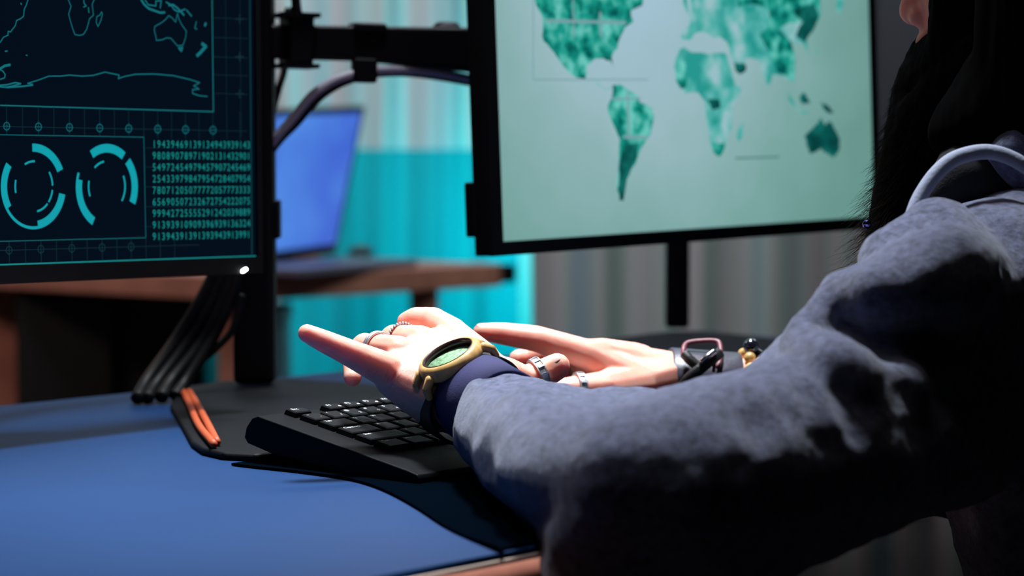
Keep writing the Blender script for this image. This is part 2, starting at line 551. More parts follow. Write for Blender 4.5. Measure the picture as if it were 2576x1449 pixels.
# laptop on the back table
Xl, Zl, Nl = frame(radians(60), radians(-15), radians(2))
HB = onz(846, 640, DZ + .018)
t = thing('laptop', HB - Vector((0, 0, .018)), 'open laptop with a glowing blue screen on the wooden table', 'laptop')
lw, lh = .37, .285
bevel(put('screen_lid', obox(HB - Xl * lw - Nl * .008, Xl, Zl, Nl, lw, lh, .008), M_black, t), .003)
sm = mat('laptop_blue_screen', (70, 116, 222), emit=1.0)
nt = sm.node_tree; b = nt.nodes['Principled BSDF']; tc = nt.nodes.new('ShaderNodeTexCoord')
nz = nt.nodes.new('ShaderNodeTexNoise'); nz.inputs['Scale'].default_value = 5; nt.links.new(tc.outputs['Object'], nz.inputs['Vector'])
r = nt.nodes.new('ShaderNodeValToRGB'); r.color_ramp.elements[0].position = .35; r.color_ramp.elements[1].position = .65
r.color_ramp.elements[0].color = lin((62, 100, 208)); r.color_ramp.elements[1].color = lin((78, 134, 226))
nt.links.new(nz.outputs['Fac'], r.inputs['Fac']); nt.links.new(r.outputs['Color'], b.inputs['Emission Color'])
put('screen', obox(HB - Xl * (lw - .012) + Zl * .022 - Nl * .0005, Xl, Zl, Nl, lw - .024, lh - .034, .001), sm, t, False)
hd = Vector((Nl.x, Nl.y, 0)).normalized(); xd = Vector((Xl.x, Xl.y, 0)).normalized()
bevel(put('keyboard_base', obox(HB - xd * lw + Vector((0, 0, -.018)), xd, hd, Z0, lw, .18, .014), mat('laptop_grey', (96, 94, 112), .4), t), .003)
p = onz(905, 640, DZ)
tag(put('computer_mouse', hulls and (lambda vf: (lambda me: (me.from_pydata(vf[0], [], vf[1]), me)[1])(bpy.data.meshes.new('m')))(hulls([[(p + Vector((0, .02, .008)), .012), (p + Vector((.02, -.02, .006)), .010), (p + Vector((-.015, -.01, .005)), .009)]])), M_black), 'small dark mouse on the wooden table right of the laptop screen', 'mouse')

# ================================================================ blue desk
FA = Vector((-.0733, 1.3063, DZ))                       # point on the front edge
left = FA - d1 * .75; right = FA + d1 * 1.42
DEP = .84
desk = thing('desk', (FA + d1 * .3 - dn * .4) - Vector((0, 0, DZ)), 'blue-topped desk with a wooden edge carrying keyboard and monitor stands', 'desk')
dm = mat('blue_laminate', (4, 46, 90), .55, var=.05, vscale=8, bump=.05, bscale=1200, spec=.2)
bevel(put('desktop', prism([left, right, right - dn * DEP, left - dn * DEP], Vector((0, 0, -.004))), dm, desk), .001)
bevel(put('trim', prism([left + dn * .0015, right + dn * .0015, right - dn * DEP, left - dn * DEP], Vector((0, 0, -.003))), M_deskpale, desk), .001).location.z = -.004
o = put('wood_edge', prism([left + dn * .001, right + dn * .001, right - dn * DEP, left - dn * DEP], Vector((0, 0, -.026))), M_deskwood, desk); o.location.z = -.007
for k in (.15, 2.0):
    for q in (.08, .76):
        p = left + d1 * k - dn * q
        bevel(put('leg', obox(Vector((p.x - .02, p.y - .02, 0)), X0, Y0, Z0, .04, .04, DZ - .033), M_blackmetal, desk), .003)


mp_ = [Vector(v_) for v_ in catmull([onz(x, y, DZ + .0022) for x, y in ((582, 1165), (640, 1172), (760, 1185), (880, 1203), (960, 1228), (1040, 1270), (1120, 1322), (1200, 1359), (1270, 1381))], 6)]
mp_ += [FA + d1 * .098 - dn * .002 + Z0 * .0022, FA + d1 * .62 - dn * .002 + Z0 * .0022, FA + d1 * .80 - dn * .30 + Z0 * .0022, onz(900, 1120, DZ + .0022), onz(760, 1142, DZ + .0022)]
mt_ = put('desk_shadow_sheet', prism(mp_, Vector((0, 0, -.0018))), mat('desk_shadow_black', (2, 6, 13), .95, spec=.0), smooth=False)  # near-black sheet laid on the desk as the shadow of keyboard and arm
tag(mt_, 'thin dark sheet standing in for the shadow of keyboard and arm on the blue desk', 'shadow')

# ================================================================ monitors
def strip(bm, pts, wd, P, N, closed=False, lift=.0004):
    """flat band of width wd along pixel polyline on plane"""
    q = [on_plane(x, y, P, N) + N * lift for x, y in pts]
    for i in range(len(q) - 1 + (1 if closed else 0)):
        a, b = q[i], q[(i + 1) % len(q)]
        d = (b - a)
        if d.length < 1e-7: continue
        d.normalize(); s = d.cross(N).normalized() * wd / 2; e = d * wd * .25
        bm.faces.new([bm.verts.new(v) for v in (a - s - e, b - s + e, b + s + e, a + s - e)])


def monitor(name, P, yaw, tilt, roll, wdt, hgt, bz, label, thick=.022):
    X, Z, N = frame(yaw, tilt, roll)
    t = thing(name, P + X * wdt / 2 + Z * (hgt / 2) - N * .02, label, 'monitor')
    o = P - X * bz[0] - Z * bz[1] - N * thick
    bevel(put('housing', obox(o, X, Z, N, wdt + bz[0] + bz[2], hgt + bz[1] + bz[0], thick - .001), M_housing, t), .002)
    # bezel ring standing slightly proud
    bm = bmesh.new(); o2 = P - X * bz[0] - Z * bz[1] - N * .001
    W_, H_ = wdt + bz[0] + bz[2], hgt + bz[1] + bz[0]
    obox(o2, X, Z, N, W_, bz[1], .0035, bm); obox(o2 + Z * (H_ - bz[0]), X, Z, N, W_, bz[0], .0035, bm)
    obox(o2 + Z * bz[1], X, Z, N, bz[0], H_ - bz[1] - bz[0], .0035, bm); obox(o2 + X * (W_ - bz[2]) + Z * bz[1], X, Z, N, bz[2], H_ - bz[1] - bz[0], .0035, bm)
    put('bezel', bm, mat('bezel_plastic', (8, 10, 15), .5, spec=.2), t, False)
    c = P + X * wdt / 2 + Z * hgt / 2
    bevel(put('back_bulge', obox(c - X * .13 - Z * .09 - N * (thick + .03), X, Z, N, .26, .18, .031), M_housing, t), .012)
    bevel(put('mount_plate', obox(c - X * .05 - Z * .05 - N * (thick + .036), X, Z, N, .1, .1, .008), M_blackmetal, t), .002)
    return t, X, Z, N


# ---- left monitor (dark data screen)
PL = at(644, 645, 2.04)
yl, tl_, rl = radians(49.8), radians(1.09), radians(-.716)
Xm, Zm, Nm = frame(yl, tl_, rl)
WL, HL = .531, .299
PLo = PL - Xm * WL
ml, Xm, Zm, Nm = monitor('computer_monitor', PLo, yl, tl_, rl, WL, HL, (.006, .0142, .006), 'monitor at the left showing cyan dials, digits and a dark outlined map')
put('screen', obox(PLo - Nm * .002, Xm, Zm, Nm, WL, HL, .002), mat('dark_screen', (2, 13, 26), .5, emit=1.0, spec=.05), ml, False)
E1 = lambda n, c, s=1.0: mat(n, c, emit=s)
g_line = bmesh.new(); g_dim = bmesh.new(); g_map = bmesh.new(); g_dial = bmesh.new(); g_dig = bmesh.new(); g_bar = bmesh.new(); g_soft = bmesh.new()
def sL(bm, pts, wd, closed=False):
    strip(bm, pts, wd, PL, Nm, closed)


def piece(name, lines, m_):
    b_ = bmesh.new()
    for l_ in lines: sL(b_, *l_)
    put(name, b_, m_, ml, False)


M_mapglow = mat('map_glow', (8, 108, 118), emit=1.0); M_softglow = mat('soft_glow', (5, 56, 62), emit=1.0)
sL(g_line, [(0, 265), (536, 281)], .0009); sL(g_line, [(536, 281), (532, -60)], .0009)
sL(g_line, [(-60, 338), (361, 345), (366, 598), (-60, 608.5)], .0005)
sL(g_bar, [(-60, 670), (642, 646)], .0022)
piece('displayed_side_line', [([(633, 640), (627, -60)], .0012)], M_softglow)
ticks = [-25, 16, 56, 96, 135, 174, 212, 250, 287, 323, 361, 396, 431, 466, 500, 535, 570, 603]
for i, x in enumerate(ticks):
    y0 = 265 + 16 * x / 536 if x < 530 else (281)
    sL(g_dim, [(x - .4, y0), (x, 338 + 7 * x / 361 + (0 if x < 361 else 2))], .0004)
    if i % 2 == 1 and x < 540:
        yc = 317.5 + 10 * (x - 16) / 520
        cir = [(x + 7.6 * sin(a), yc + 9.5 * cos(a)) for a in [k * pi / 10 for k in range(20)]]
        piece('displayed_marker', [(cir, .0006, True), ([(x, yc - 14), (x, yc + 14)], .0004), ([(x - 9, yc), (x + 9, yc)], .0004)], M_mapglow)
sL(g_dim, [(-60, 317), (620, 330)], .0004)
for y in (45, 94, 143, 188, 235): sL(g_dim, [(536, y), (622, y + 3)], .0004)
for x in (566, 602): sL(g_dim, [(x, -60), (x + 4, 345)], .0004)
for y in (48, 143, 236): sL(g_dim, [(602, y - 11), (602, y + 11)], .001); sL(g_dim, [(592, y), (612, y)], .001)
for i, x in enumerate([22, 63, 102, 141, 180, 218, 256, 293, 329, 366, 402, 438]):
    sL(g_dim, [(x, 607 - 10 * x / 366), (x + 1, 667 - 22 * x / 642)], .0004)
    if i % 2 == 0 and x < 340:
        yc = 629.5 - 9 * (x - 22) / 307
        piece('displayed_marker', [([(x + 7.4 * sin(a), yc + 9.5 * cos(a)) for a in [k * pi / 10 for k in range(20)]], .0005, True), ([(x, yc - 13), (x, yc + 13)], .0004)], M_softglow)
sL(g_dim, [(-60, 632), (500, 616)], .0004)
for y in (372, 420, 470, 520, 570): sL(g_dim, [(366, y), (632, y + (470 - y) * .03)], .0003)
C3 = lambda l: [(x * .27174, y * .27174) for x, y in l]
for l, wd, cl in (
    ([(255, -200), (255, 0), (240, 50), (222, 85), (215, 150), (190, 172), (150, 190), (140, 235), (95, 295), (72, 290), (72, 325), (30, 345), (0, 390), (-60, 420)], .0008, False),
    ([(600, -100), (630, 0), (655, 60), (632, 130), (650, 200), (670, 265), (690, 320), (735, 328), (770, 318), (800, 270), (818, 205), (825, 175), (862, 140), (850, 40), (868, 0), (900, -90)], .0007, False),
    ([(772, 0), (775, 30), (795, 55), (770, 65)], .0009, False), ([(815, 70), (820, 118)], .0009, False),
    ([(938, 110), (920, 140), (893, 155), (888, 210), (905, 245), (930, 190), (945, 130)], .0007, True),
    ([(1560, 145), (1530, 180), (1500, 205), (1430, 245), (1425, 280), (1440, 340), (1445, 375), (1500, 368), (1540, 350), (1580, 355), (1610, 390), (1640, 425), (1690, 420), (1715, 350), (1722, 290), (1680, 230), (1655, 180), (1640, 125), (1622, 205), (1590, 165)], .0007, True),
    ([(1650, 445), (1688, 440), (1675, 475)], .0012, True),
    ([(1305, 0), (1335, 45), (1375, 80), (1430, 100), (1480, 118), (1522, 115)], .0018, False),
    ([(1340, 0), (1370, 45), (1440, 55), (1440, 10), (1490, 5), (1480, 75)], .001, False),
    ([(1535, 20), (1580, 45), (1610, 90), (1650, 110), (1712, 85)], .0012, False), ([(1560, 50), (1600, 45), (1640, 75), (1700, 140)], .0016, False),
    ([(1725, 95), (1770, 150)], .0012, False), ([(1815, 200), (1800, 260), (1820, 270)], .0008, False),
    ([(1868, 405), (1903, 430), (1880, 455), (1850, 490), (1822, 515)], .0028, False), ([(1902, 215), (1893, 238)], .002, False),
    ([(190, 30), (196, 42)], .001, False), ([(45, 475), (65, 473)], .001, False), ([(238, 510), (250, 514)], .0008, False),
    ([(-60, 795), (0, 790), (60, 785), (140, 765), (190, 775), (120, 795), (60, 808), (-60, 800)], .0011, False),
    ([(60, 810), (200, 800), (300, 788)], .0012, False), ([(300, 780), (252, 772), (340, 745), (410, 720), (450, 705), (560, 705), (640, 695), (760, 705), (860, 698), (970, 668), (1100, 695), (1092, 728), (1150, 708), (1250, 688), (1420, 685), (1600, 700), (1750, 735), (1845, 765), (1790, 795), (1840, 825), (1780, 830), (1780, 865), (1840, 885), (1915, 893)], .0008, False),
    ([(-30, 650), (0, 635), (40, 610), (90, 600)], .0019, False), ([(0, 645), (25, 660), (45, 690), (40, 720), (0, 735)], .0009, False)):
    piece('displayed_coastline', [(C3(l), wd, cl)], M_mapglow)


def arc(bm, cx, cy, rx, ry, a0, a1, k0, k1):
    n = max(3, int(abs(a1 - a0) / 5)); A = []; B = []
    for i in range(n + 1):
        a = radians(a0 + (a1 - a0) * i / n)
        A.append(bm.verts.new(on_plane(cx + rx * k0 * sin(a), cy - ry * k0 * cos(a), PL, Nm) + Nm * .0005))
        B.append(bm.verts.new(on_plane(cx + rx * k1 * sin(a), cy - ry * k1 * cos(a), PL, Nm) + Nm * .0005))
    for i in range(n): bm.faces.new((A[i], A[i + 1], B[i + 1], B[i]))


S4 = .276
for cx, cy, rx, ry, segs in (
    (300, 540, 296, 391, [(-2, 66, .81, 1), (237, 304, .81, 1), (101, 171, .81, 1), (171, 237, .93, 1)]),
    (970, 545, 283, 393, [(-33, 37, .80, 1), (48, 114, .80, 1), (208, 281, .80, 1), (281, 290, .93, 1)])):
    for a0, a1, k0, k1 in segs: arc(g_dial, cx * S4, 320 + cy * S4, rx * S4, ry * S4, a0, a1, k0, k1)
for cx, rx, segs in ((305, 172, [(-29, 3), (55, 88), (98, 128), (133, 170), (285, 255)]), (970, 168, [(-42, -9), (65, 125), (283, 247)])):
    for a0, a1 in segs: arc(g_dial, cx * S4, 320 + 540 * S4, rx * S4, 232 * S4, a0, a1, .95, 1.03)
rows = ['19439469139134943939143', '98089078971902131432901', '54972454979457907245469', '25433979847954728407954', '78071205077772057773333',
        '65690507232672754222075', '99942725555291242039889', '91393910909396939136324', '91394391391393943913991']
for i, s in enumerate(rows):
    yL = 363.5 + 29.1 * i; yR = 365.8 + 28.1 * i
    for k, ch in enumerate(s):
        f = (k + .5) / 23; x = 381 + 248 * f - 4 * f * (1 - f) * -6
        add_text(g_dig, ch, on_plane(x, yL + (yR - yL) * f, PL, Nm) + Nm * .0006, Xm, Zm, .0078, .0086)
TE = (12, 142, 146)
put('displayed_grid', g_dim, E1('grid_glow', (8, 44, 54)), ml, False)
put('displayed_frame_lines', g_line, E1('line_glow', (14, 108, 116)), ml, False)
put('displayed_bottom_bar', g_bar, E1('bar_glow', (10, 136, 138)), ml, False)
put('displayed_dials', g_dial, E1('dial_glow', (0, 156, 170)), ml, False)
put('displayed_digits', g_dig, E1('digit_glow', (10, 138, 134)), ml, False)
led = on_plane(608, 682, PL, Nm) + Nm * .003
mm = bpy.data.meshes.new('led'); vf = hulls([[(led - Xm * .0018, .0016), (led + Xm * .0018 + Zm * .0015, .0016)]]); mm.from_pydata(vf[0], [], vf[1])
o = put('power_light', mm, M_white, ml); o['label'] = 'small white glowing power light'

# ---- right monitor (bright map)
PR = at(1262, 608, 2.15)
yr, tr_, rr = radians(43.2), radians(1.69), radians(1.124)
WR, HR = .5287, .2975
mr, Xr, Zr, Nr = monitor('computer_monitor', PR, yr, tr_, rr, WR, HR, (.0135, .0125, .009), 'monitor at the right showing a pale green world map')
sm = mat('map_screen', (150, 190, 195), .35, emit=1.0, spec=.25)
nt = sm.node_tree; b = nt.nodes['Principled BSDF']
tc = nt.nodes.new('ShaderNodeTexCoord')
# screen picture: lighter middle, greener corners, in the screen's own coordinates
P0 = PR
dot = nt.nodes.new('ShaderNodeVectorMath'); dot.operation = 'DOT_PRODUCT'; dot.inputs[1].default_value = tuple(Xr)
dot2 = nt.nodes.new('ShaderNodeVectorMath'); dot2.operation = 'DOT_PRODUCT'; dot2.inputs[1].default_value = tuple(Zr)
sub = nt.nodes.new('ShaderNodeVectorMath'); sub.operation = 'SUBTRACT'; sub.inputs[1].default_value = tuple(P0)
nt.links.new(tc.outputs['Object'], sub.inputs[0]); nt.links.new(sub.outputs[0], dot.inputs[0]); nt.links.new(sub.outputs[0], dot2.inputs[0])
cmb = nt.nodes.new('ShaderNodeCombineXYZ'); nt.links.new(dot.outputs['Value'], cmb.inputs[0]); nt.links.new(dot2.outputs['Value'], cmb.inputs[1])
dist = nt.nodes.new('ShaderNodeVectorMath'); dist.operation = 'DISTANCE'; dist.inputs[1].default_value = (.19, .23, 0)
nt.links.new(cmb.outputs[0], dist.inputs[0])
nz = nt.nodes.new('ShaderNodeTexNoise'); nz.inputs['Scale'].default_value = 9; nz.inputs['Detail'].default_value = 3; nt.links.new(cmb.outputs[0], nz.inputs['Vector'])
ma = nt.nodes.new('ShaderNodeMath'); ma.operation = 'MULTIPLY_ADD'; ma.inputs[1].default_value = .14
nt.links.new(nz.outputs['Fac'], ma.inputs[0]); nt.links.new(dist.outputs['Value'], ma.inputs[2])
r = nt.nodes.new('ShaderNodeValToRGB'); e = r.color_ramp.elements
e[0].position = .07; e[0].color = lin((164, 194, 212)); e[1].position = .42; e[1].color = lin((104, 150, 142))
k = e.new(.2); k.color = lin((150, 184, 190)); k = e.new(.32); k.color = lin((122, 166, 162))
nt.links.new(ma.outputs[0], r.inputs['Fac']); nt.links.new(r.outputs['Color'], b.inputs['Emission Color'])
put('screen', obox(PR - Nr * .002, Xr, Zr, Nr, WR, HR, .002), sm, mr, False)


def map_mat(name, c0, c1, c2, scale):
    m = mat(name, c1, .5, emit=1.0); nt = m.node_tree; b = nt.nodes['Principled BSDF']
    tc = nt.nodes.new('ShaderNodeTexCoord'); n = nt.nodes.new('ShaderNodeTexNoise'); n.inputs['Scale'].default_value = scale; n.inputs['Detail'].default_value = 3
    r = nt.nodes.new('ShaderNodeValToRGB'); e = r.color_ramp.elements
    e[0].position = .36; e[0].color = lin(c0); e[1].position = .66; e[1].color = lin(c2); k = e.new(.5); k.color = lin(c1)
    nt.links.new(tc.outputs['Object'], n.inputs['Vector']); nt.links.new(n.outputs['Fac'], r.inputs['Fac']); nt.links.new(r.outputs['Color'], b.inputs['Emission Color'])
    return m


MM = [map_mat('map_teal', (0, 84, 80), (22, 152, 136), (104, 196, 186), 62), map_mat('map_light', (38, 150, 142), (84, 176, 170), (150, 190, 196), 38),
      map_mat('map_dark', (4, 62, 60), (6, 80, 76), (18, 112, 104), 50), E1('map_line', (118, 158, 164)), E1('map_caption', (70, 120, 116))]
LIM = (PR, Xr, Zr)


def clip_uv(poly):
    q = []
    for x, y in poly:
        p = on_plane(x, y, PR, Nr) - PR
        q.append((p.dot(Xr), p.dot(Zr)))
    for ax, lo, sgn in ((0, .001, 1), (0, WR - .001, -1), (1, .001, 1), (1, HR - .001, -1)):
        out = []
        for i in range(len(q)):
            a, b = q[i], q[(i + 1) % len(q)]
            ia = sgn * (a[ax] - lo) >= 0; ib = sgn * (b[ax] - lo) >= 0
            if ia: out.append(a)
            if ia != ib:
                t = (lo - a[ax]) / (b[ax] - a[ax]); out.append((a[0] + t * (b[0] - a[0]), a[1] + t * (b[1] - a[1])))
        q = out
    return q


bm = bmesh.new()


def land(poly, mi, lift, rough=True):
    pts = []
    P = [(1180 + x * .4555, y * .4555) for x, y in poly]
    rng = random.Random(len(poly))
    for i in range(len(P)):
        a, b = P[i], P[(i + 1) % len(P)]
        pts.append(a)
        if rough: pts.append(((a[0] + b[0]) / 2 + rng.uniform(-2.5, 2.5), (a[1] + b[1]) / 2 + rng.uniform(-2.5, 2.5)))
    q = clip_uv(pts)
    if len(q) < 3: return
    vs = [bm.verts.new(PR + Xr * u + Zr * v + Nr * lift) for u, v in q]
    f = bm.faces.new(vs); f.material_index = mi


land([(360, 0), (385, 60), (405, 110), (400, 200), (430, 245), (470, 295), (520, 365), (590, 430), (640, 435), (648, 365), (690, 325), (740, 322), (778, 335), (790, 372), (785, 310), (815, 270), (830, 210), (860, 150), (905, 120), (890, 60), (955, 30), (980, -150), (900, -300), (500, -330), (250, -220)], 0, .0006)
land([(640, 432), (700, 445), (750, 488), (790, 480), (788, 490), (745, 498), (690, 455)], 1, .0005, False)
land([(790, 470), (830, 465), (870, 490), (920, 520), (940, 565), (1010, 600), (1020, 640), (1000, 740), (960, 800), (930, 870), (890, 940), (870, 990), (850, 1110), (828, 1110), (815, 1050), (825, 900), (830, 770), (800, 700), (765, 620), (770, 570), (790, 520)], 0, .0006)
land([(850, 800), (935, 790), (925, 870), (890, 940), (868, 990), (850, 1105), (830, 1105), (820, 1040), (830, 900)], 2, .0008)
land([(1180, 258), (1230, 290), (1320, 300), (1400, 290), (1425, 310), (1450, 400), (1470, 470), (1500, 488), (1490, 520), (1450, 590), (1450, 700), (1430, 740), (1400, 850), (1370, 870), (1340, 830), (1320, 740), (1305, 640), (1300, 560), (1260, 510), (1190, 515), (1140, 450), (1130, 370), (1150, 300)], 1, .0006)
land([(1340, 790), (1410, 790), (1398, 845), (1370, 866), (1345, 830)], 0, .0008)
land([(1310, 550), (1380, 550), (1385, 595), (1340, 610)], 2, .0008)
land([(1140, 330), (1190, 340), (1200, 480), (1165, 490), (1138, 430)], 0, .0008)
land([(1500, 680), (1515, 690), (1500, 770), (1480, 775), (1485, 710)], 1, .0006)
land([(1215, -200), (1225, 60), (1215, 140), (1175, 165), (1168, 215), (1215, 222), (1238, 190), (1290, 175), (1340, 210), (1380, 200), (1420, 230), (1440, 300), (1470, 370), (1490, 410), (1530, 380), (1520, 325), (1560, 320), (1600, 330), (1640, 465), (1660, 465), (1672, 410), (1720, 420), (1750, 435), (1795, 447), (1800, 330), (1780, 230), (1845, 240), (1868, 295), (1862, 220), (1900, 160), (1940, 90), (1940, -200)], 1, .0006)
land([(1500, -100), (1480, 40), (1560, 20), (1650, 60), (1660, 130), (1600, 190), (1660, 300), (1700, 400), (1790, 440), (1798, 330), (1775, 230), (1700, 160), (1760, 130), (1930, 120), (1935, -100)], 0, .0007)
land([(1780, 60), (1900, 20), (1930, 90), (1900, 165), (1850, 235), (1800, 200), (1840, 120)], 2, .0009)
land([(1455, 345), (1520, 350), (1528, 385), (1492, 410), (1465, 385)], 2, .0008)
land([(2030, -60), (2062, -40), (2060, 40), (2042, 72), (2022, 50)], 1, .0006)
land([(1185, -80), (1205, 20), (1215, 100), (1195, 60), (1178, 0)], 1, .0005)
land([(1905, 292), (1925, 275), (1928, 300)], 1, .0006)
land([(1755, 500), (1770, 530), (1800, 575), (1790, 590), (1760, 540)], 1, .0006)
land([(1820, 545), (1848, 508), (1882, 570), (1835, 575)], 2, .0006)
land([(1800, 600), (1850, 618), (1885, 628), (1840, 628)], 1, .0006)
land([(1935, 562), (1978, 580), (2012, 622), (1978, 622), (1950, 592)], 2, .0006)
land([(1850, 750), (1900, 702), (1940, 650), (1965, 692), (1990, 670), (2010, 700), (2045, 770), (2045, 820), (2010, 872), (1980, 850), (1940, 820), (1880, 850), (1860, 800)], 2, .0006)


def mline(pts, wd, mi):
    n0 = len(bm.faces); strip(bm, [(1180 + x * .4555, y * .4555) for x, y in pts], wd, PR, Nr, False, .0011)
    bm.faces.ensure_lookup_table()
    for f in list(bm.faces)[n0:]: f.material_index = mi


mline([(350, -60), (350, 440), (985, 440)], .0012, 3); mline([(420, 115), (860, 125)], .003, 3); mline([(720, 70), (725, 200)], .003, 3)
mline([(870, 510), (880, 770)], .003, 3); mline([(780, 545), (940, 545)], .002, 3); mline([(850, 755), (980, 760)], .003, 3); mline([(570, 0), (575, 200)], .002, 3)
for i in range(9): mline([(1468 + i * 27, 874 - i * .8), (1468 + i * 27 + 21, 873 - i * .8)], .0018, 4)
put('displayed_world_map', bm, MM, mr, False)
o = at(1193, 597, 2.155)
bevel(put('side_clip', obox(o - Nr * .012, Xr, Zr, Nr, .012, .049, .014), M_housing, mr), .002)

# ================================================================ monitor stands
PD = 2.30
pb_ = onz(643, 968, DZ + .006)
t = thing('monitor_stand', (pb_.x, pb_.y, DZ), 'black pole stand with a crossbar arm rising between the two monitors', 'stand')
px_, py_ = pb_.x, pb_.y
wv = (at(695, 900, PD) - at(592, 900, PD)).length * (py_ / PD) * .5
path = [Vector((px_, py_, DZ + .004)), Vector((px_, py_, 1.45))]
bm = obox(Vector((px_ - wv, py_ - wv, DZ + .008)), X0, Y0, Z0, wv * 2, wv * 2, .72)
bevel(put('pole', bm, M_blackmetal, t), .006, 4)
# base plate on the desk
base = [onz(x, y, DZ + .006) for x, y in ((428, 1015), (455, 1060), (482, 1108), (508, 1126), (560, 1138), (640, 1142), (760, 1136), (900, 1110), (1060, 1060), (1060, 985), (900, 962), (720, 952), (560, 958), (460, 972))]
bevel(put('base_plate', prism(base, Vector((0, 0, -.0055))), mat('base_plate_black', (9, 11, 15), .6, spec=.12, bump=.1, bscale=700), t), .0025)
# crossbar
A = at(640, 106, 2.26); B = at(1215, 128, 2.33)
axx = (B - A).normalized(); up = (Z0 - axx * axx.z).normalized(); nn = axx.cross(up)
hh = .0155
bm = prism([A - up * hh, at(900, 155, 2.29), B - up * .0225, B + up * .021, A + up * hh], nn * .028)
bevel(put('crossbar', bm, M_blackmetal, t), .004)
C_ = at(735, 103, 2.27)
bevel(put('collar', obox(C_ - axx * .011 - up * .024 - nn * .01, axx, up, nn, .024, .047, .045), M_blackmetal, t), .003)
put('collar_flange', obox(C_ - axx * .018 + up * .021 - nn * .012, axx, up, nn, .036, .004, .05), M_blackmetal, t, False)
put('collar_flange', obox(C_ - axx * .016 - up * .026 - nn * .012, axx, up, nn, .034, .004, .05), M_blackmetal, t, False)
K = at(740, 36, 2.25)
put('clamp_screw', lathe(K, Z0, [(0, -.006), (.009, -.006), (.009, .001), (.004, .005), (0, .006)], 20), M_blackmetal, t)
mm = bpy.data.meshes.new('k'); vf = hulls([[(K + Vector((0, -.004, .004)), .0042)]]); mm.from_pydata(vf[0], [], vf[1]); put('screw_head', mm, M_steel, t)
bevel(put('arm_cap', obox(at(872, 80, 2.285), axx, up, nn, .032, .008, .03), M_blackmetal, t), .003)
mm = bpy.data.meshes.new('k'); vf = hulls([[(at(1108, 78, 2.31), .009), (at(1140, 76, 2.31), .008)]]); mm.from_pydata(vf[0], [], vf[1]); put('arm_joint', mm, M_blackmetal, t)
bevel(put('cable_clip', obox(at(880, 208, 2.27), axx, up, nn, .023, .023, .016), M_blackmetal, t), .003)
# link from the crossbar to the right monitor's mount and from the pole to the left one
cR = PR + Xr * WR / 2 + Zr * HR / 2 - Nr * .055
put('arm_link', tube([B + nn * .01, (B + cR) / 2 - Nr * .05, cR - Nr * .01, cR], .016, 12), M_blackmetal, t)
cL = PLo + Xm * WL / 2 + Zm * HL / 2 - Nm * .055
put('arm_link', tube([A + nn * .01, (A + cL) / 2 - Nm * .03, cL - Nm * .01, cL], .016, 12), M_blackmetal, t)
# small clamp on the pole behind the monitor's lower edge
bevel(put('pole_clip', obox(Vector((px_ + wv - .004, py_ - .012, at(690, 600, py_).z)), X0, Y0, Z0, .009, .024, .036), M_blackmetal, t), .002)

# second stand under the right monitor
q = onz(1703, 850, DZ)
t = thing('monitor_stand', (q.x, q.y, DZ), 'slim dark pole with a broad base on the desk behind the hands', 'stand')
bm = obox(Vector((q.x - .014, q.y - .014, DZ + .012)), X0, Y0, Z0, .028, .028, .30)
bevel(put('pole', bm, M_blackmetal, t), .005)
base = [onz(x, y, DZ + .014) for x, y in ((1490, 858), (1600, 842), (1690, 832), (1770, 832), (1880, 842), (1985, 856), (2020, 905), (1900, 960), (1600, 960), (1450, 900))]
bevel(put('base_plate', prism(base, Vector((0, 0, -.0135))), mat('stand_base_dark', (13, 16, 26), .7, spec=.12), t), .004)


# ================================================================ cables
def cable(name, pts, r, m, label, group=None, sides=12):
    o = put(name, tube(catmull(pts, 10), r, sides), m); tag(o, label, 'cable', group); return o


cable('cable', [at(600, 480, 2.28), at(690, 352, 2.25), at(735, 300, 2.25), at(785, 240, 2.25), at(840, 203, 2.255), at(890, 186, 2.262), at(940, 177, 2.27), at(1010, 175, 2.28), at(1090, 182, 2.30), at(1200, 202, 2.33), at(1300, 230, 2.36)], .0042, M_graycable, 'grey cable arching from behind the left monitor up under the crossbar')
cable('cable', [at(600, 500, 2.285), at(694, 366, 2.255), at(745, 312, 2.255), at(800, 250, 2.255), at(850, 215, 2.26), at(900, 196, 2.27), at(940, 187, 2.28), at(1010, 184, 2.29), at(1090, 192, 2.31), at(1200, 212, 2.34), at(1300, 240, 2.37)], .0035, M_rubber, 'black cable running just beneath the grey one under the crossbar')
cable('cable', [at(725, 20, 2.33), at(722, 120, 2.34), at(714, 180, 2.335), at(700, 225, 2.33), at(680, 300, 2.34)], .0036, M_rubber, 'short black cable dropping past the crossbar beside the pole')
cable('cable', [at(748, 32, 2.24), at(745, 10, 2.24), at(741, -40, 2.24), at(735, -160, 2.25)], .0045, M_rubber, 'black cable rising from the clamp screw out of the top')
G = 'black cables hanging behind the left monitor'
for pts, r, lab in (
    (((560, 600), (538, 690), (500, 765), (440, 860), (380, 950), (345, 1003)), .0062, 'leftmost black cable hanging from the left monitor to the desk'),
    (((575, 600), (552, 700), (520, 780), (465, 870), (405, 955), (370, 1003)), .006, 'second black cable from the left below the dark monitor'),
    (((588, 600), (573, 700), (545, 790), (500, 870), (440, 950), (405, 1000)), .0062, 'third black cable from the left below the dark monitor'),
    (((598, 600), (590, 700), (566, 780), (528, 860), (475, 950), (440, 998)), .006, 'thick black cable nearest the pole below the dark monitor'),
    (((610, 740), (595, 800), (578, 840), (540, 880), (505, 912), (470, 960), (450, 997)), .0032, 'thin black cable looping out of the pole below the monitor')):
    P_ = [at(x, y, 2.20) for x, y in pts[:-1]]; P_.append(onz(pts[-1][0], pts[-1][1], DZ + r))
    P_[-2] = (P_[-2] * .6 + Vector((P_[-2].x, P_[-1].y, P_[-2].z)) * .4)
    cable('cable', P_, r, M_rubber, lab, G)
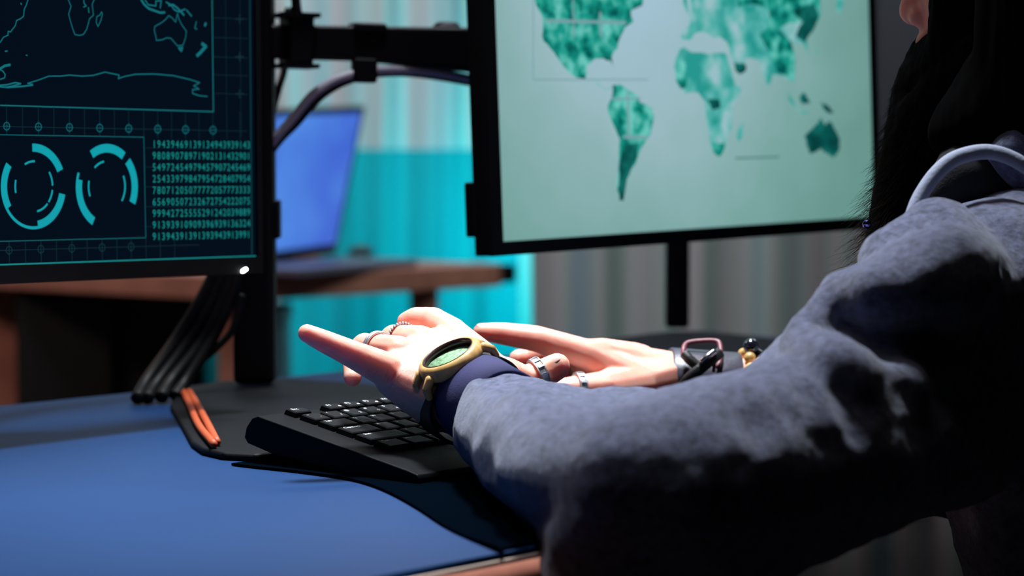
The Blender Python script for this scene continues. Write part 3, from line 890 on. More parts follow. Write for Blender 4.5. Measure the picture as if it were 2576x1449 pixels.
for pts, lab in ((((462, 985), (478, 1020), (500, 1070), (538, 1118)), 'orange cable lying at the left end of the black base, outer one'),
                 (((476, 985), (497, 1020), (520, 1062), (546, 1112)), 'orange cable lying at the left end of the black base, inner one')):
    cable('orange_cable', [onz(x, y, DZ + .0095) for x, y in pts], .003, M_orange, lab, 'orange cables at the left end of the black base')

# ================================================================ keyboard
TAU = radians(9.5)
k1 = d1; k2 = Vector((dn.x * cos(TAU), dn.y * cos(TAU), -sin(TAU))); k3 = k1.cross(k2) * -1
if k3.z < 0: k3 = -k3
KO = onz(648, 1047, DZ + .036)
kb = thing('keyboard', KO + k1 * .16 + k2 * .08 - Vector((0, 0, .03)), 'black computer keyboard propped on its foot under the left hand', 'keyboard')
KW, KD = .455, .166
KP = lambda a, b, c=0: KO + k1 * a + k2 * b + k3 * c
zb = lambda b: DZ + .004
# wedge body: side profile with rounded back
prof = [(0, 0), (-.006, -.003), (-.011, -.011), (-.012, -.019), (-.008, -.0225), (.02, -.0235), (.12, -.016), (KD - .006, -.0075), (KD, -.004), (KD - .002, -.0005), (KD - .012, 0)]
bm = bmesh.new(); ra = [bm.verts.new(KP(0, b, c)) for b, c in prof]; rb = [bm.verts.new(KP(KW, b, c)) for b, c in prof]
bm.faces.new(ra); bm.faces.new(list(reversed(rb)))
for i in range(len(prof)): bm.faces.new((ra[i], rb[i], rb[(i + 1) % len(prof)], ra[(i + 1) % len(prof)]))
bmesh.ops.recalc_face_normals(bm, faces=bm.faces)
bevel(put('body', bm, mat('keyboard_body', (7, 8, 11), .5, spec=.1, bump=.25, bscale=1400), kb), .0012)
for a in (.055, KW - .06):
    p = KP(a, .012, -.023); q = Vector((p.x, p.y, DZ + .0005)) + dn * -.004
    bm = bmesh.new()
    for c, s in ((p, 1.0), (q, .8)):
        for i, j in ((-1, -1), (1, -1), (1, 1), (-1, 1)): bm.verts.new(c + d1 * .013 * i * s + dn * .006 * j * s)
    bm.verts.ensure_lookup_table(); v = bm.verts
    for f in ((0, 1, 2, 3), (7, 6, 5, 4), (0, 4, 5, 1), (1, 5, 6, 2), (2, 6, 7, 3), (3, 7, 4, 0)): bm.faces.new([v[i] for i in f])
    bmesh.ops.recalc_face_normals(bm, faces=bm.faces)
    bevel(put('foot', bm, M_black, kb), .001)

U = .0194
KEYM = {}


def key(a, b, wd, dp, leg, leg2=None, hgt=.0042, size=.0042):
    """a,b = centre; wd,dp = size"""
    kk = (round(wd, 4), round(dp, 4))
    if kk not in KEYM:
        bm = bmesh.new()
        vs = []
        for z, s in ((-.001, 0), (hgt - .0008, .0009), (hgt, .0017)):
            vs.append([bm.verts.new((i * (wd / 2 - s), j * (dp / 2 - s), z)) for i, j in ((-1, -1), (1, -1), (1, 1), (-1, 1))])
        bm.faces.new(list(reversed(vs[0]))); bm.faces.new(vs[2])
        for A_, B_ in ((vs[0], vs[1]), (vs[1], vs[2])):
            for i in range(4): bm.faces.new((A_[i], A_[(i + 1) % 4], B_[(i + 1) % 4], B_[i]))
        me = bpy.data.meshes.new('key'); bm.to_mesh(me); bm.free(); me.materials.append(M_keys); KEYM[kk] = me
    o = bpy.data.objects.new('key', KEYM[kk]); COL.objects.link(o); o.parent = kb
    R = Matrix((k1, -k2, k3)).transposed().to_4x4()
    c = KP(a, b, 0)
    o.matrix_parent_inverse = kb.matrix_basis.inverted(); o.matrix_basis = Matrix.Translation(c) @ R
    bm = bmesh.new()
    z = Vector((0, 0, hgt + .00012))
    if leg: add_text(bm, leg, Vector((-wd / 2 + .0032 + .0011 * (len(leg)), dp / 2 - .0042, 0)) + z, X0, Y0, size, size)
    if leg2 == 'dot':
        for k in range(10): pass
        vs = [bm.verts.new(Vector((wd / 2 - .0045 + .0013 * cos(k * pi / 5), -dp / 2 + .0042 + .0013 * sin(k * pi / 5), 0)) + z) for k in range(10)]; bm.faces.new(vs)
    elif leg2: add_text(bm, leg2, Vector((wd / 2 - .0055, -dp / 2 + .0055, 0)) + z, X0, Y0, size * .95, size * .95)
    if len(bm.faces):
        me = bpy.data.meshes.new('key_legend'); bm.to_mesh(me); bm.free(); me.materials.append(M_legend)
        l = bpy.data.objects.new('key_legend', me); COL.objects.link(l); l.parent = o
    else: bm.free()


A0 = .0225
fx = [0] + [2 * U * .92 + U * i for i in range(4)] + [6.35 * U + U * i for i in range(4)] + [10.85 * U + U * i for i in range(4)]
fn = ['Esc'] + ['F%d' % i for i in range(1, 13)]
for x, s in zip(fx, fn): key(A0 + x + U / 2, .0085, U - .0022, .0125, s, None if s == 'Esc' else 'dot', size=.0048)


def row(b, items, a=0):
    a = A0 + a * U
    for it in items:
        s, wd = it[0], it[1]; s2 = it[2] if len(it) > 2 else None
        key(a + wd * U / 2, b, wd * U - .0022, .0172, s, s2); a += wd * U


row(.0275, [('~', 1, '`')] + [(a, 1, b) for a, b in zip('!@#$%^&*()_+', '1234567890-=')] + [('Backspace', 2)])
row(.0469, [('Tab', 1.5)] + [(c, 1) for c in 'QWERTYUIOP'] + [('{', 1, '['), ('}', 1, ']'), ('|', 1.5)])
row(.0663, [('CapsLock', 1.75)] + [(c, 1) for c in 'ASDFGHJKL'] + [(':', 1, ';'), ('"', 1), ('Enter', 2.25)])
row(.0857, [('Shift', 2.25)] + [(c, 1) for c in 'ZXCVBNM'] + [('<', 1, ','), ('>', 1, '.'), ('?', 1, '/'), ('Shift', 2.75)])
row(.1051, [('Ctrl', 1.25), ('Win', 1.25), ('Alt', 1.25), ('', 6.25), ('Alt', 1.25), ('Fn', 1.25), ('', 1.25), ('Ctrl', 1.25)])

# ================================================================ person
WC = at(1180, 990, 1.705)                       # left wrist centre
EL = at(1800, 1230, 1.43)
fa = (WC - at(1800, 1300, 1.38)).normalized()
wv_ = Vector((.79, .40, .50)); wv_ = (wv_ - fa * wv_.dot(fa)).normalized()      # towards the thumb side
nv = wv_.cross(fa).normalized()
if nv.z < 0: nv = -nv
R3 = Matrix((wv_, fa, nv)).transposed()

Lp = {  # left hand joints: px, py, depth, radius
    'p0': (972, 930, 1.712, .0130), 'p1': (872, 884, 1.700, .0096), 'p2': (812, 857, 1.695, .0082), 'p3': (772, 838, 1.693, .0067),
    'r0': (1005, 885, 1.738, .0120), 'r1': (918, 872, 1.772, .0102), 'r2': (890, 915, 1.768, .0085), 'r3': (887, 950, 1.755, .0068),
    'm0': (1060, 858, 1.758, .0118), 'm1': (990, 850, 1.800, .0100), 'm2': (965, 885, 1.803, .0084), 'm3': (960, 920, 1.795, .0068),
    'i0': (1140, 838, 1.772, .0115), 'i1': (1090, 808, 1.795, .0105), 'i2': (1046, 803, 1.806, .0094), 'i3': (1023, 809, 1.808, .0077),
    't0': (1266, 945, 1.735, .0145), 't1': (1318, 962, 1.755, .0125), 't2': (1366, 941, 1.760, .0114), 't3': (1401, 922, 1.760, .0102)}
LH = {k: (at(*v[:3]), v[3]) for k, v in Lp.items()}
wu = (WC - wv_ * .013 - nv * .002, .0185); wr = (WC + wv_ * .0165 - nv * .001, .0175)
g = []
for f in 'prmi': g += chain([LH[f + '0'], LH[f + '1'], LH[f + '2'], LH[f + '3']])
g += chain([wr, LH['t0'], LH['t1'], LH['t2'], LH['t3']])
g += [[wu, wr, (LH['i0'][0] - nv * .003, .010), (LH['p0'][0] - nv * .004, .010), (LH['m0'][0] - nv * .002, .010), (LH['r0'][0] - nv * .003, .010)],
      [wr, (LH['i0'][0] - nv * .004, .010), (LH['t0'][0], .012)],
      [wu, (at(1050, 985, 1.71), .0135), (at(990, 952, 1.715), .012)],
      [(at(1082, 1022, 1.712), .0145), (at(1040, 995, 1.712), .0135), (at(982, 958, 1.716), .0115)],
      [wu, (at(1096, 1038, 1.715), .0135)],
      [(at(1095, 1020, 1.725), .017), (at(1170, 960, 1.75), .017), (at(1030, 950, 1.735), .012)], [wr, (at(1228, 893, 1.75), .008), (LH['i0'][0], .011)]]
g += [[wu, wr, (at(1262, 1062, 1.655) - wv_ * .006, .020), (at(1262, 1062, 1.655) + wv_ * .006, .020)], [(at(1262, 1062, 1.655), .022), (at(1420, 1140, 1.58), .022)]]
for f in 'rmi': g.append([(LH[f + '1'][0], LH[f + '1'][1] + .0004)])
handL = blob(g, .0011, 5)

Rp = {'i0': (1478, 892, 1.905, .0126), 'i1': (1352, 853, 1.900, .0108), 'i2': (1268, 840, 1.905, .0092), 'i3': (1212, 835, 1.910, .0073),
      'm0': (1470, 905, 1.925, .0125), 'm1': (1385, 890, 1.960, .0102), 'm2': (1325, 902, 1.965, .0090), 'm3': (1303, 902, 1.960, .0076),
      'r0': (1470, 920, 1.950, .0112), 'r1': (1390, 905, 1.990, .0092), 'r2': (1345, 940, 1.995, .008), 'r3': (1335, 965, 1.985, .0068),
      'p0': (1480, 940, 1.975, .0105), 'p1': (1410, 930, 2.010, .0085), 'p2': (1375, 955, 2.010, .0075), 'p3': (1365, 975, 2.0, .0062),
      't0': (1610, 965, 1.915, .0180), 't1': (1525, 976, 1.890, .0140), 't2': (1450, 980, 1.882, .0112), 't3': (1402, 982, 1.882, .0090)}
RH = {k: (at(*v[:3]), v[3]) for k, v in Rp.items()}
w1 = (at(1690, 946, 1.955), .0200); w2 = (at(1690, 948, 1.975), .0200)
g = []
for f in 'imrp': g += chain([RH[f + '0'], RH[f + '1'], RH[f + '2'], RH[f + '3']])
g += chain([w1, RH['t0'], RH['t1'], RH['t2'], RH['t3']])
g += [[w1, w2, RH['i0'], RH['p0'], RH['m0'], (at(1600, 930, 1.94), .0195)], [w1, RH['t0'], (at(1560, 938, 1.915), .015)], [RH['i0'], (at(1545, 945, 1.91), .014), RH['t0']], [(at(1475, 915, 1.915), .0125), (at(1545, 950, 1.915), .012), (at(1480, 935, 1.95), .012)],
      [w1, w2, (at(1900, 965, 1.96), .0195), (at(1900, 965, 1.975), .0195)], [RH['i0'], (at(1515, 890, 1.912), .0128), (at(1600, 922, 1.94), .0195)]]
handR = blob(g, .0012, 5)

# head, neck, arms, torso and legs: one flowing surface
fd = Vector((-.88, .47, 0)).normalized(); sd = Vector((.47, .88, 0))            # facing / towards the far shoulder
NT = at(2272, 38, 1.80)                        # nose tip
HC = NT - fd * .105 + Z0 * .055                # head centre
Hm = Matrix((fd, sd, Z0)).transposed()
SL = at(2520, 760, 1.62); SR = Vector((.49, 1.95, .90))
HP = (SL + SR) / 2 - fd * .02
gh = [[(HC + Z0 * .03 - fd * .015, ((.098, .076, .095), Hm))], [(HC + fd * .045 - Z0 * .055, .042), (HC - Z0 * .01, .07), (HC + fd * .06 + Z0 * .03, .045)],
      [(HC + fd * .052 - Z0 * .105, .024), (HC - fd * .01 - Z0 * .06, .05), (HC + fd * .06 - Z0 * .06, .03)],
      [(HC + fd * .088 + Z0 * .0, .008), (NT - fd * .008 + Z0 * .003, .0115), (NT - fd * .03 + Z0 * .002, .015)],
      [(NT - fd * .016 + sd * .011 - Z0 * .002, .0085)], [(NT - fd * .016 - sd * .011 - Z0 * .002, .0085)],
      [(HC + fd * .083 - Z0 * .075 + sd * .014, .008), (HC + fd * .083 - Z0 * .075 - sd * .014, .008)],
      [(HC + fd * .078 + Z0 * .025 + sd * .035, .012), (HC + fd * .088 + Z0 * .025, .010), (HC + fd * .078 + Z0 * .025 - sd * .035, .012)],
      [(HC - sd * .078 - fd * .01, .014), (HC - sd * .082 - fd * .015 + Z0 * .03, .014)], [(HC + sd * .078 - fd * .01, .014), (HC + sd * .082 - fd * .015 + Z0 * .03, .014)],
      [(HC - Z0 * .06 - fd * .03, .052), (HP + Z0 * .03, .058)]]
head = blob(gh, .0028, 4)
WB = Vector((.56, 1.72, .52))                  # hips
gt = chain([(at(1420, 1140, 1.58), .022), (EL, .030), (SL, .036)]) + chain([(at(1900, 970, 1.968), .021), (at(2385, 1180, 1.86), .036), (SR, .05)])
gt += [[(SL + sd * .02, .036), (SR, .045), (HP, .05)], [(SL + sd * .08 - Z0 * .03, .045), (SR - sd * .07 - Z0 * .03, .045), (WB + Z0 * .1 - sd * .02, .055), (WB + Z0 * .1 + sd * .04, .055)],
       [(WB - sd * .07, .075), (WB + sd * .07, .075)], [(WB, .075), (WB + Z0 * .1, .06)], [(HP + Z0 * .03, .052), (HP - Z0 * .03, .055)]]
for s in (-1, 1):
    kn = WB + sd * s * .11 + fd * .42 + Z0 * .0; ft = kn - fd * .02 + Z0 * (-kn.z + .09)
    gt += chain([(WB + sd * s * .08, .085), (kn, .058), (ft, .04)]); gt.append([(ft - Z0 * .04, .04), (ft + fd * .13 - Z0 * .055, .03)])
torso = blob(gt, .006, 5)
body = join([torso, head, handR, handL])
person = put('person', body, M_skin)
tag(person, 'person with a long dark beard in a grey fleece hoodie typing with both hands', 'person')

# ---- fingernails
def nail(tip, tdir, nrm, wdt, ln, label=None):
    bm = bmesh.new(); tdir = tdir.normalized(); nrm = (nrm - tdir * nrm.dot(tdir)).normalized(); s = tdir.cross(nrm)
    G_ = []
    for i in range(9):
        v = -1 + 2 * i / 8; rw = []
        for j in range(9):
            u = -1 + 2 * j / 8
            shr = math.sqrt(max(0, 1 - (abs(v) ** 3) * .55))
            x = u * wdt / 2 * shr; y = v * ln / 2
            h = -(x * x) / (wdt * 1.5) - .0007 * max(0, v) ** 2 - .0004 * (abs(u) ** 4 + abs(v) ** 4)
            rw.append(bm.verts.new(tip + tdir * y + s * x + nrm * h))
        G_.append(rw)
    for i in range(8):
        for j in range(8): bm.faces.new((G_[i][j], G_[i][j + 1], G_[i + 1][j + 1], G_[i + 1][j]))
    o = put('fingernail', bm, M_nail, person); md = o.modifiers.new('s', 'SOLIDIFY'); md.thickness = .0003; md.offset = -1
    return o


def fnail(H, f, nrm, off=.93, w_=.0105, l_=.0115):
    a, b = H[f + '2'][0], H[f + '3'][0]; d = (b - a).normalized(); n_ = (nrm - d * nrm.dot(d)).normalized()
    nail(b + n_ * H[f + '3'][1] * off - d * .0015, d, n_, w_, l_)


fnail(LH, 't', Vector((.2, -.45, .85)), .99, .0115, .0125)
fnail(LH, 'p', Vector((-.1, -.2, 1)), .95, .0088, .0095)
fnail(LH, 'i', Vector((-.6, -.2, 1)), .95, .0095, .010)
fnail(LH, 'r', Vector((-1, .2, .1)), .95, .009, .010)
fnail(LH, 'm', Vector((-1, .3, .1)), .95, .009, .010)
fnail(RH, 'i', Vector((-.1, -.1, 1)), .95, .0095, .011)
fnail(RH, 'm', Vector((-.7, -.1, .8)), .95, .0095, .010)
fnail(RH, 't', Vector((-.1, -.6, 1)), .95, .011, .012)

# fine hairs on the little-finger side of the left hand
def strands(roots, r, seg=5, bm=None):
    bm = bm or bmesh.new()
    for path in roots:
        n = len(path); rings = []
        t = (path[-1] - path[0]).normalized(); s = t.orthogonal().normalized(); u = t.cross(s)
        for i, p in enumerate(path):
            rr = r * (1 - .75 * i / (n - 1))
            rings.append([bm.verts.new(p + (s * cos(k * 2.094) + u * sin(k * 2.094)) * rr) for k in range(3)])
        for i in range(n - 1):
            for k in range(3): bm.faces.new((rings[i][k], rings[i][(k + 1) % 3], rings[i + 1][(k + 1) % 3], rings[i + 1][k]))
    return bm


from mathutils.bvhtree import BVHTree
hb = bmesh.new(); hb.from_mesh(handL); bvh = BVHTree.FromBMesh(hb); hb.free()
roots = []
rng = random.Random(2)
for i in range(150):
    x = rng.gauss(1030, 28); y = rng.gauss(935, 22)
    r_ = ray(x, y); hit = bvh.ray_cast(CAM, r_.normalized())
    if hit[0] is None: continue
    p, n_ = hit[0], hit[1]
    d = (-wv_ * .5 - Z0 * .5 + fa * rng.uniform(-.2, .5) + n_ * .05).normalized(); L_ = rng.uniform(.003, .007)
    roots.append([p + d * L_ * k / 4 + n_ * .0006 * sin(k * .8) - Z0 * L_ * .05 * k * k / 4 for k in range(5)])
o = put('hand_hair', strands(roots, .00006), mat('fine_hair', (60, 34, 24), .6), person); o['kind'] = 'stuff'


# ---- clothing
def wrinkle(scale, amp, dirn, stretch=.25, fine=.0006):
    def f(c, n_):
        q = Vector(c); q = q - dirn * q.dot(dirn) * (1 - stretch)
        a = noise.noise(q * scale); b_ = noise.noise(q * scale * 2.3 + Vector((5, 1, 2)))
        c2 = noise.noise(Vector(c) * 7 + Vector((3, 3, 3)))
        return amp * ((1 - abs(a) * 2.2) * .6 + b_ * .5) * (.6 + .8 * c2) + fine * noise.noise(Vector(c) * 190)
    return f


S = lambda x, y, D, r: (at(x, y, D), r)
ax = fa
# left sleeve
op = S(1268, 1066, 1.655, .0365)
gs = [[op, S(1430, 1126, 1.60, .0355), S(1330, 1163, 1.52, .028), S(1430, 1185, 1.42, .032)],
      [S(1430, 1126, 1.60, .0355), S(1600, 1150, 1.55, .039), S(1430, 1185, 1.42, .032), S(1570, 1200, 1.37, .036)],
      [S(1330, 1163, 1.52, .028), S(1430, 1185, 1.42, .032), S(1570, 1200, 1.37, .036), S(1440, 1300, 1.452, .019)],
      [S(1600, 1150, 1.55, .039), S(1775, 1128, 1.50, .044), S(1570, 1200, 1.37, .036), S(1740, 1210, 1.375, .045)],
      [S(1570, 1200, 1.37, .036), S(1440, 1300, 1.452, .019), S(1490, 1440, 1.405, .030), S(1730, 1310, 1.43, .045), S(1740, 1210, 1.375, .045)],
      [S(1490, 1440, 1.405, .030), S(1730, 1310, 1.43, .045), S(1775, 1365, 1.42, .039)],
      [S(1775, 1128, 1.50, .044), S(1740, 1210, 1.375, .045), S(1775, 1365, 1.42, .039), S(1850, 1230, 1.42, .055), S(2060, 1130, 1.46, .062)],
      [S(2060, 1130, 1.46, .062), S(2290, 900, 1.58, .056)], [S(2290, 900, 1.58, .056), S(2500, 750, 1.62, .066)],
      [S(1775, 1365, 1.42, .039), S(2060, 1130, 1.46, .062), S(2190, 1120, 1.50, .053)], [S(2190, 1120, 1.50, .053), S(2290, 900, 1.58, .056), S(2420, 1080, 1.60, .050)],
      [S(1955, 990, 1.51, .026), S(2040, 900, 1.53, .024), S(2060, 1130, 1.46, .05)],
      [S(2108, 742, 1.50, .0125), S(2215, 740, 1.475, .020), S(2380, 690, 1.50, .032)], [S(2215, 740, 1.475, .020), S(2380, 690, 1.50, .032), S(2330, 760, 1.58, .045)],
      [S(2240, 665, 1.56, .022), S(2360, 600, 1.58, .028), S(2380, 720, 1.56, .045)],
      [S(2005, 872, 1.475, .013), S(2120, 945, 1.425, .017), S(2270, 975, 1.455, .016)], [S(2120, 945, 1.425, .017), S(2060, 1120, 1.46, .055), S(2270, 975, 1.455, .016)],
      [S(2005, 872, 1.475, .013), S(2080, 800, 1.51, .011), S(2108, 742, 1.50, .011)],
      [S(2500, 750, 1.62, .066), S(2640, 900, 1.72, .085), S(2700, 700, 1.75, .08)]]


def sleeve_disp(c, n_):
    return WR1(c, n_) + WR2(c, n_)


ua = (SL - EL).normalized()
WR1 = wrinkle(26, .0055, fa, .35); WR2 = wrinkle(15, .004, Vector((.3, .5, .8)).normalized(), .4, .0002)
gsR = chain([S(1935, 962, 1.962, .0235), S(2010, 960, 1.945, .031), S(2200, 1050, 1.90, .042), S(2400, 1150, 1.87, .05), (SR - Z0 * .02, .07)])
tor = [[(SL + sd * .05 - Z0 * .03, .085), (SR - sd * .04 - Z0 * .02, .085), S(2645, 1150, 1.72, .085)], [S(2645, 1150, 1.72, .083), (SR - Z0 * .12, .09), S(2775, 1560, 1.74, .085), (WB + Z0 * .1 + sd * .06, .10)],
       [S(2775, 1560, 1.74, .085), (WB - sd * .05, .11), (WB + sd * .08, .11)], [(SL + sd * .02, .05), (SR, .06), (HP, .085)],
       [(SL + sd * .09 - Z0 * .03 - fd * .03, .085), (SR - sd * .07 - Z0 * .03 - fd * .02, .085), (WB + Z0 * .1 + sd * .04 - fd * .02, .10), (WB + Z0 * .1 - sd * .03 - fd * .02, .10)]]
hood_me = blob(gs + gsR + tor, .0034, 7, sleeve_disp)
# open the left cuff end: push the sleeve's front in to make the hem hollow
hoodie = put('hoodie', hood_me, M_fleece, person); hoodie['label'] = 'grey fleece hoodie'

# inner navy cuff
def ring_tube(stations, thick, bm=None, seg=56):
    """stations: (centre, X half vec, Y half vec); makes an open sleeve with thickness"""
    bm = bm or bmesh.new(); out = []; inn = []
    for c, a, b_ in stations:
        out.append([bm.verts.new(c + a * cos(2 * pi * k / seg) + b_ * sin(2 * pi * k / seg)) for k in range(seg)])
    for c, a, b_ in stations:
        fa_ = 1 - thick / a.length; fb_ = 1 - thick / b_.length
        inn.append([bm.verts.new(c + a * fa_ * cos(2 * pi * k / seg) + b_ * fb_ * sin(2 * pi * k / seg)) for k in range(seg)])
    n = len(stations)
    for G_ in (out, inn):
        for i in range(n - 1):
            for k in range(seg): bm.faces.new((G_[i][k], G_[i][(k + 1) % seg], G_[i + 1][(k + 1) % seg], G_[i + 1][k]))
    for i in (0, n - 1):
        for k in range(seg): bm.faces.new((out[i][k], out[i][(k + 1) % seg], inn[i][(k + 1) % seg], inn[i][k]))
    bmesh.ops.recalc_face_normals(bm, faces=bm.faces)
    return bm


st = []
for s, a_, b_ in ((.000, .0300, .0315), (.002, .0312, .0328), (.012, .032, .034), (.03, .031, .033), (.06, .03, .032)):
    st.append((WC - fa * (s + .003) - nv * .0035 + wv_ * .001, wv_ * a_, nv * b_))
o = put('inner_cuff', ring_tube(st, .0028), M_navy, person); o['label'] = 'dark navy inner cuff'

# hood rim and folded cloth on the shoulder
rim = catmull([at(2290, 560, 1.60), at(2312, 500, 1.605), at(2352, 440, 1.61), at(2400, 400, 1.615), at(2470, 382, 1.62), at(2530, 392, 1.62), at(2590, 425, 1.62), at(2660, 480, 1.63)], 8)
put('hood_rim', tube(rim, .0052, 12), mat('pale_fleece_rim', (150, 156, 178), .9, bump=.5, bscale=400), person)
hm = blob([[S(2500, 392, 1.66, .006), S(2560, 368, 1.66, .012), S(2650, 330, 1.70, .025), S(2680, 480, 1.67, .025)]], .003, 5, wrinkle(24, .003, Z0, .5))
o = put('hood', hm, M_fleece, person); o['label'] = 'hood folded on the shoulder'
hm = blob([[S(2345, 510, 1.68, .016), S(2420, 450, 1.68, .022), S(2620, 500, 1.72, .045)], [S(2620, 500, 1.72, .045), S(2420, 450, 1.68, .022), S(2500, 330, 1.75, .03)]], .003, 5)
o = put('hood_shade_piece', hm, M_darkcloth, person); o['label'] = 'black piece standing in for the shade under the hood rim'  # black piece added for the rim's own shadow on the shoulder

# trousers and shoes (below the frame, kept simple in outline)
gl = []
for s in (-1, 1):
    kn = WB + sd * s * .11 + fd * .42; ft = kn - fd * .02 + Z0 * (-kn.z + .09)
    gl += chain([(WB + sd * s * .08, .10), (kn, .07), (ft + Z0 * .02, .055)])
gl.append([(WB - sd * .07, .108), (WB + sd * .07, .108)])
put('trousers', blob(gl, .008, 4, wrinkle(14, .006, Z0, .5)), M_darkcloth, person)
for s in (-1, 1):
    kn = WB + sd * s * .11 + fd * .42; ft = kn - fd * .02 + Z0 * (-kn.z + .05)
    put('shoe', blob([[(ft - fd * .04, .048), (ft + fd * .13 - Z0 * .008, .04)]], .006, 3), M_leather, person)

# ---- beard, hair, eyes
gb = [[S(2352, 150, 1.80, .022), S(2345, 230, 1.80, .030)], [S(2345, 230, 1.80, .030), S(2325, 350, 1.785, .031)], [S(2325, 350, 1.785, .031), S(2295, 470, 1.770, .028)],
      [S(2295, 470, 1.770, .028), S(2235, 600, 1.750, .018)], [S(2235, 600, 1.750, .018), S(2190, 690, 1.74, .009)],
      [(HC + fd * .03 - Z0 * .09 - sd * .05, .022), (HC + fd * .045 - Z0 * .11 + sd * .02, .03), S(2360, 330, 1.77, .035)], [S(2330, 118, 1.795, .010), S(2352, 190, 1.79, .02)]]
gb += [[(HC + fd * .042 - sd * .052 + Z0 * .05, .017), (HC + fd * .045 - sd * .05 - Z0 * .03, .018), (HC + fd * .055 - sd * .035 - Z0 * .09, .02)],
       [(HC + fd * .055 - sd * .035 - Z0 * .085, .02), (HC + fd * .083 - Z0 * .083, .016), (HC + fd * .055 + sd * .035 - Z0 * .09, .02)],
       [(HC + fd * .055 - sd * .035 - Z0 * .09, .02), S(2345, 230, 1.80, .030)]]
beard = put('beard', blob(gb, .0028, 3, wrinkle(60, .003, Z0, .3, .001)), M_hair, person); beard['label'] = 'long dark wavy beard'
bb = bmesh.new(); bb.from_mesh(beard.data); bt = BVHTree.FromBMesh(bb)
vv = [v for v in bb.verts]; rng = random.Random(5); roots = []
cand = [(v.co.copy(), v.normal.copy()) for v in vv if v.normal.x < -.1 and v.co.z < 1.03]
bb.free()
for i in range(1100):
    p, n_ = rng.choice(cand)
    low = max(0, min(1, (1.02 - p.z) / .12))
    L_ = rng.uniform(.012, .03) * (.35 + .9 * low)
    d = (Vector((-.35, -.1, -.9)) + n_ * (.25 + .75 * rng.random() * low)).normalized()
    c1 = d.orthogonal().normalized(); c2 = d.cross(c1); ph = rng.uniform(0, 6.28); fr = rng.uniform(2, 7); am = rng.uniform(.0005, .0024) * (.4 + low)
    roots.append([p - n_ * .001 + d * L_ * k / 9 + (c1 * cos(ph + fr * k / 9) + c2 * sin(ph + fr * k / 9)) * am * k / 9 + n_ * .004 * low * (k / 9) ** 2 for k in range(10)])
o = put('beard_curls', strands(roots, .00016), mat('monitor_lit_curl_hair', (44, 36, 22), .8, spec=.1), beard); o['kind'] = 'stuff'  # monitor light on the curls is put into their warmer, paler colour
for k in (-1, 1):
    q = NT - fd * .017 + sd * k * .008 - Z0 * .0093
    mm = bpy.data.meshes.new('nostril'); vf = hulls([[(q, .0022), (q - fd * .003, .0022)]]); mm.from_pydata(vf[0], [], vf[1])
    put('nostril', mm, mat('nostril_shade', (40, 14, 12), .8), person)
gr = [[(HC + Z0 * .04 - fd * .035, ((.10, .09, .10), Hm))], [(HC - sd * .088 + fd * .002 + Z0 * .02, .018), (HC - sd * .09 - fd * .03 + Z0 * .04, .03), (HC - sd * .09 + fd * .006 - Z0 * .12, .018), (HC - sd * .08 - fd * .06 - Z0 * .14, .04)],
      [(HC + sd * .088 + fd * .002 + Z0 * .02, .018), (HC + sd * .09 - fd * .03 + Z0 * .04, .03), (HC + sd * .08 - fd * .06 - Z0 * .14, .04)],
      [(HC - fd * .09 + Z0 * .02, .06), (HC - fd * .09 - Z0 * .15, .055), (HC - sd * .06 - fd * .04 - Z0 * .16, .04)],
      [(HC - sd * .085 + fd * .004 - Z0 * .09, .02), S(2410, 330, 1.70, .022), S(2480, 300, 1.69, .03)]]
gr += [[(HC + fd * .04 + Z0 * .13 + sd * .06, .03), (HC + fd * .04 + Z0 * .13 - sd * .06, .03), (HC + fd * .175 + Z0 * .07 + sd * .05, .012), (HC + fd * .175 + Z0 * .07 - sd * .06, .012)]]  # unseen forelock added above the brow to keep the nose in shade
hair = put('hair', blob(gr, .003, 3, wrinkle(90, .0022, Z0, .12, .0)), M_hair, person); hair['label'] = 'long straight dark hair hanging beside the face'
for s in (-1, 1):
    c = HC + fd * .078 + Z0 * .008 + sd * .031 * s
    b_ = bmesh.new(); bmesh.ops.create_uvsphere(b_, u_segments=20, v_segments=14, radius=.0115); bmesh.ops.translate(b_, verts=b_.verts, vec=c)
    e = put('eye', b_, mat('eye_white', (225, 222, 220), .15), person)
    b_ = bmesh.new(); disc(c + fd * .0108, fd, .0055, .001, 20, b_); put('iris', b_, mat('iris_brown', (60, 38, 24), .15), e)

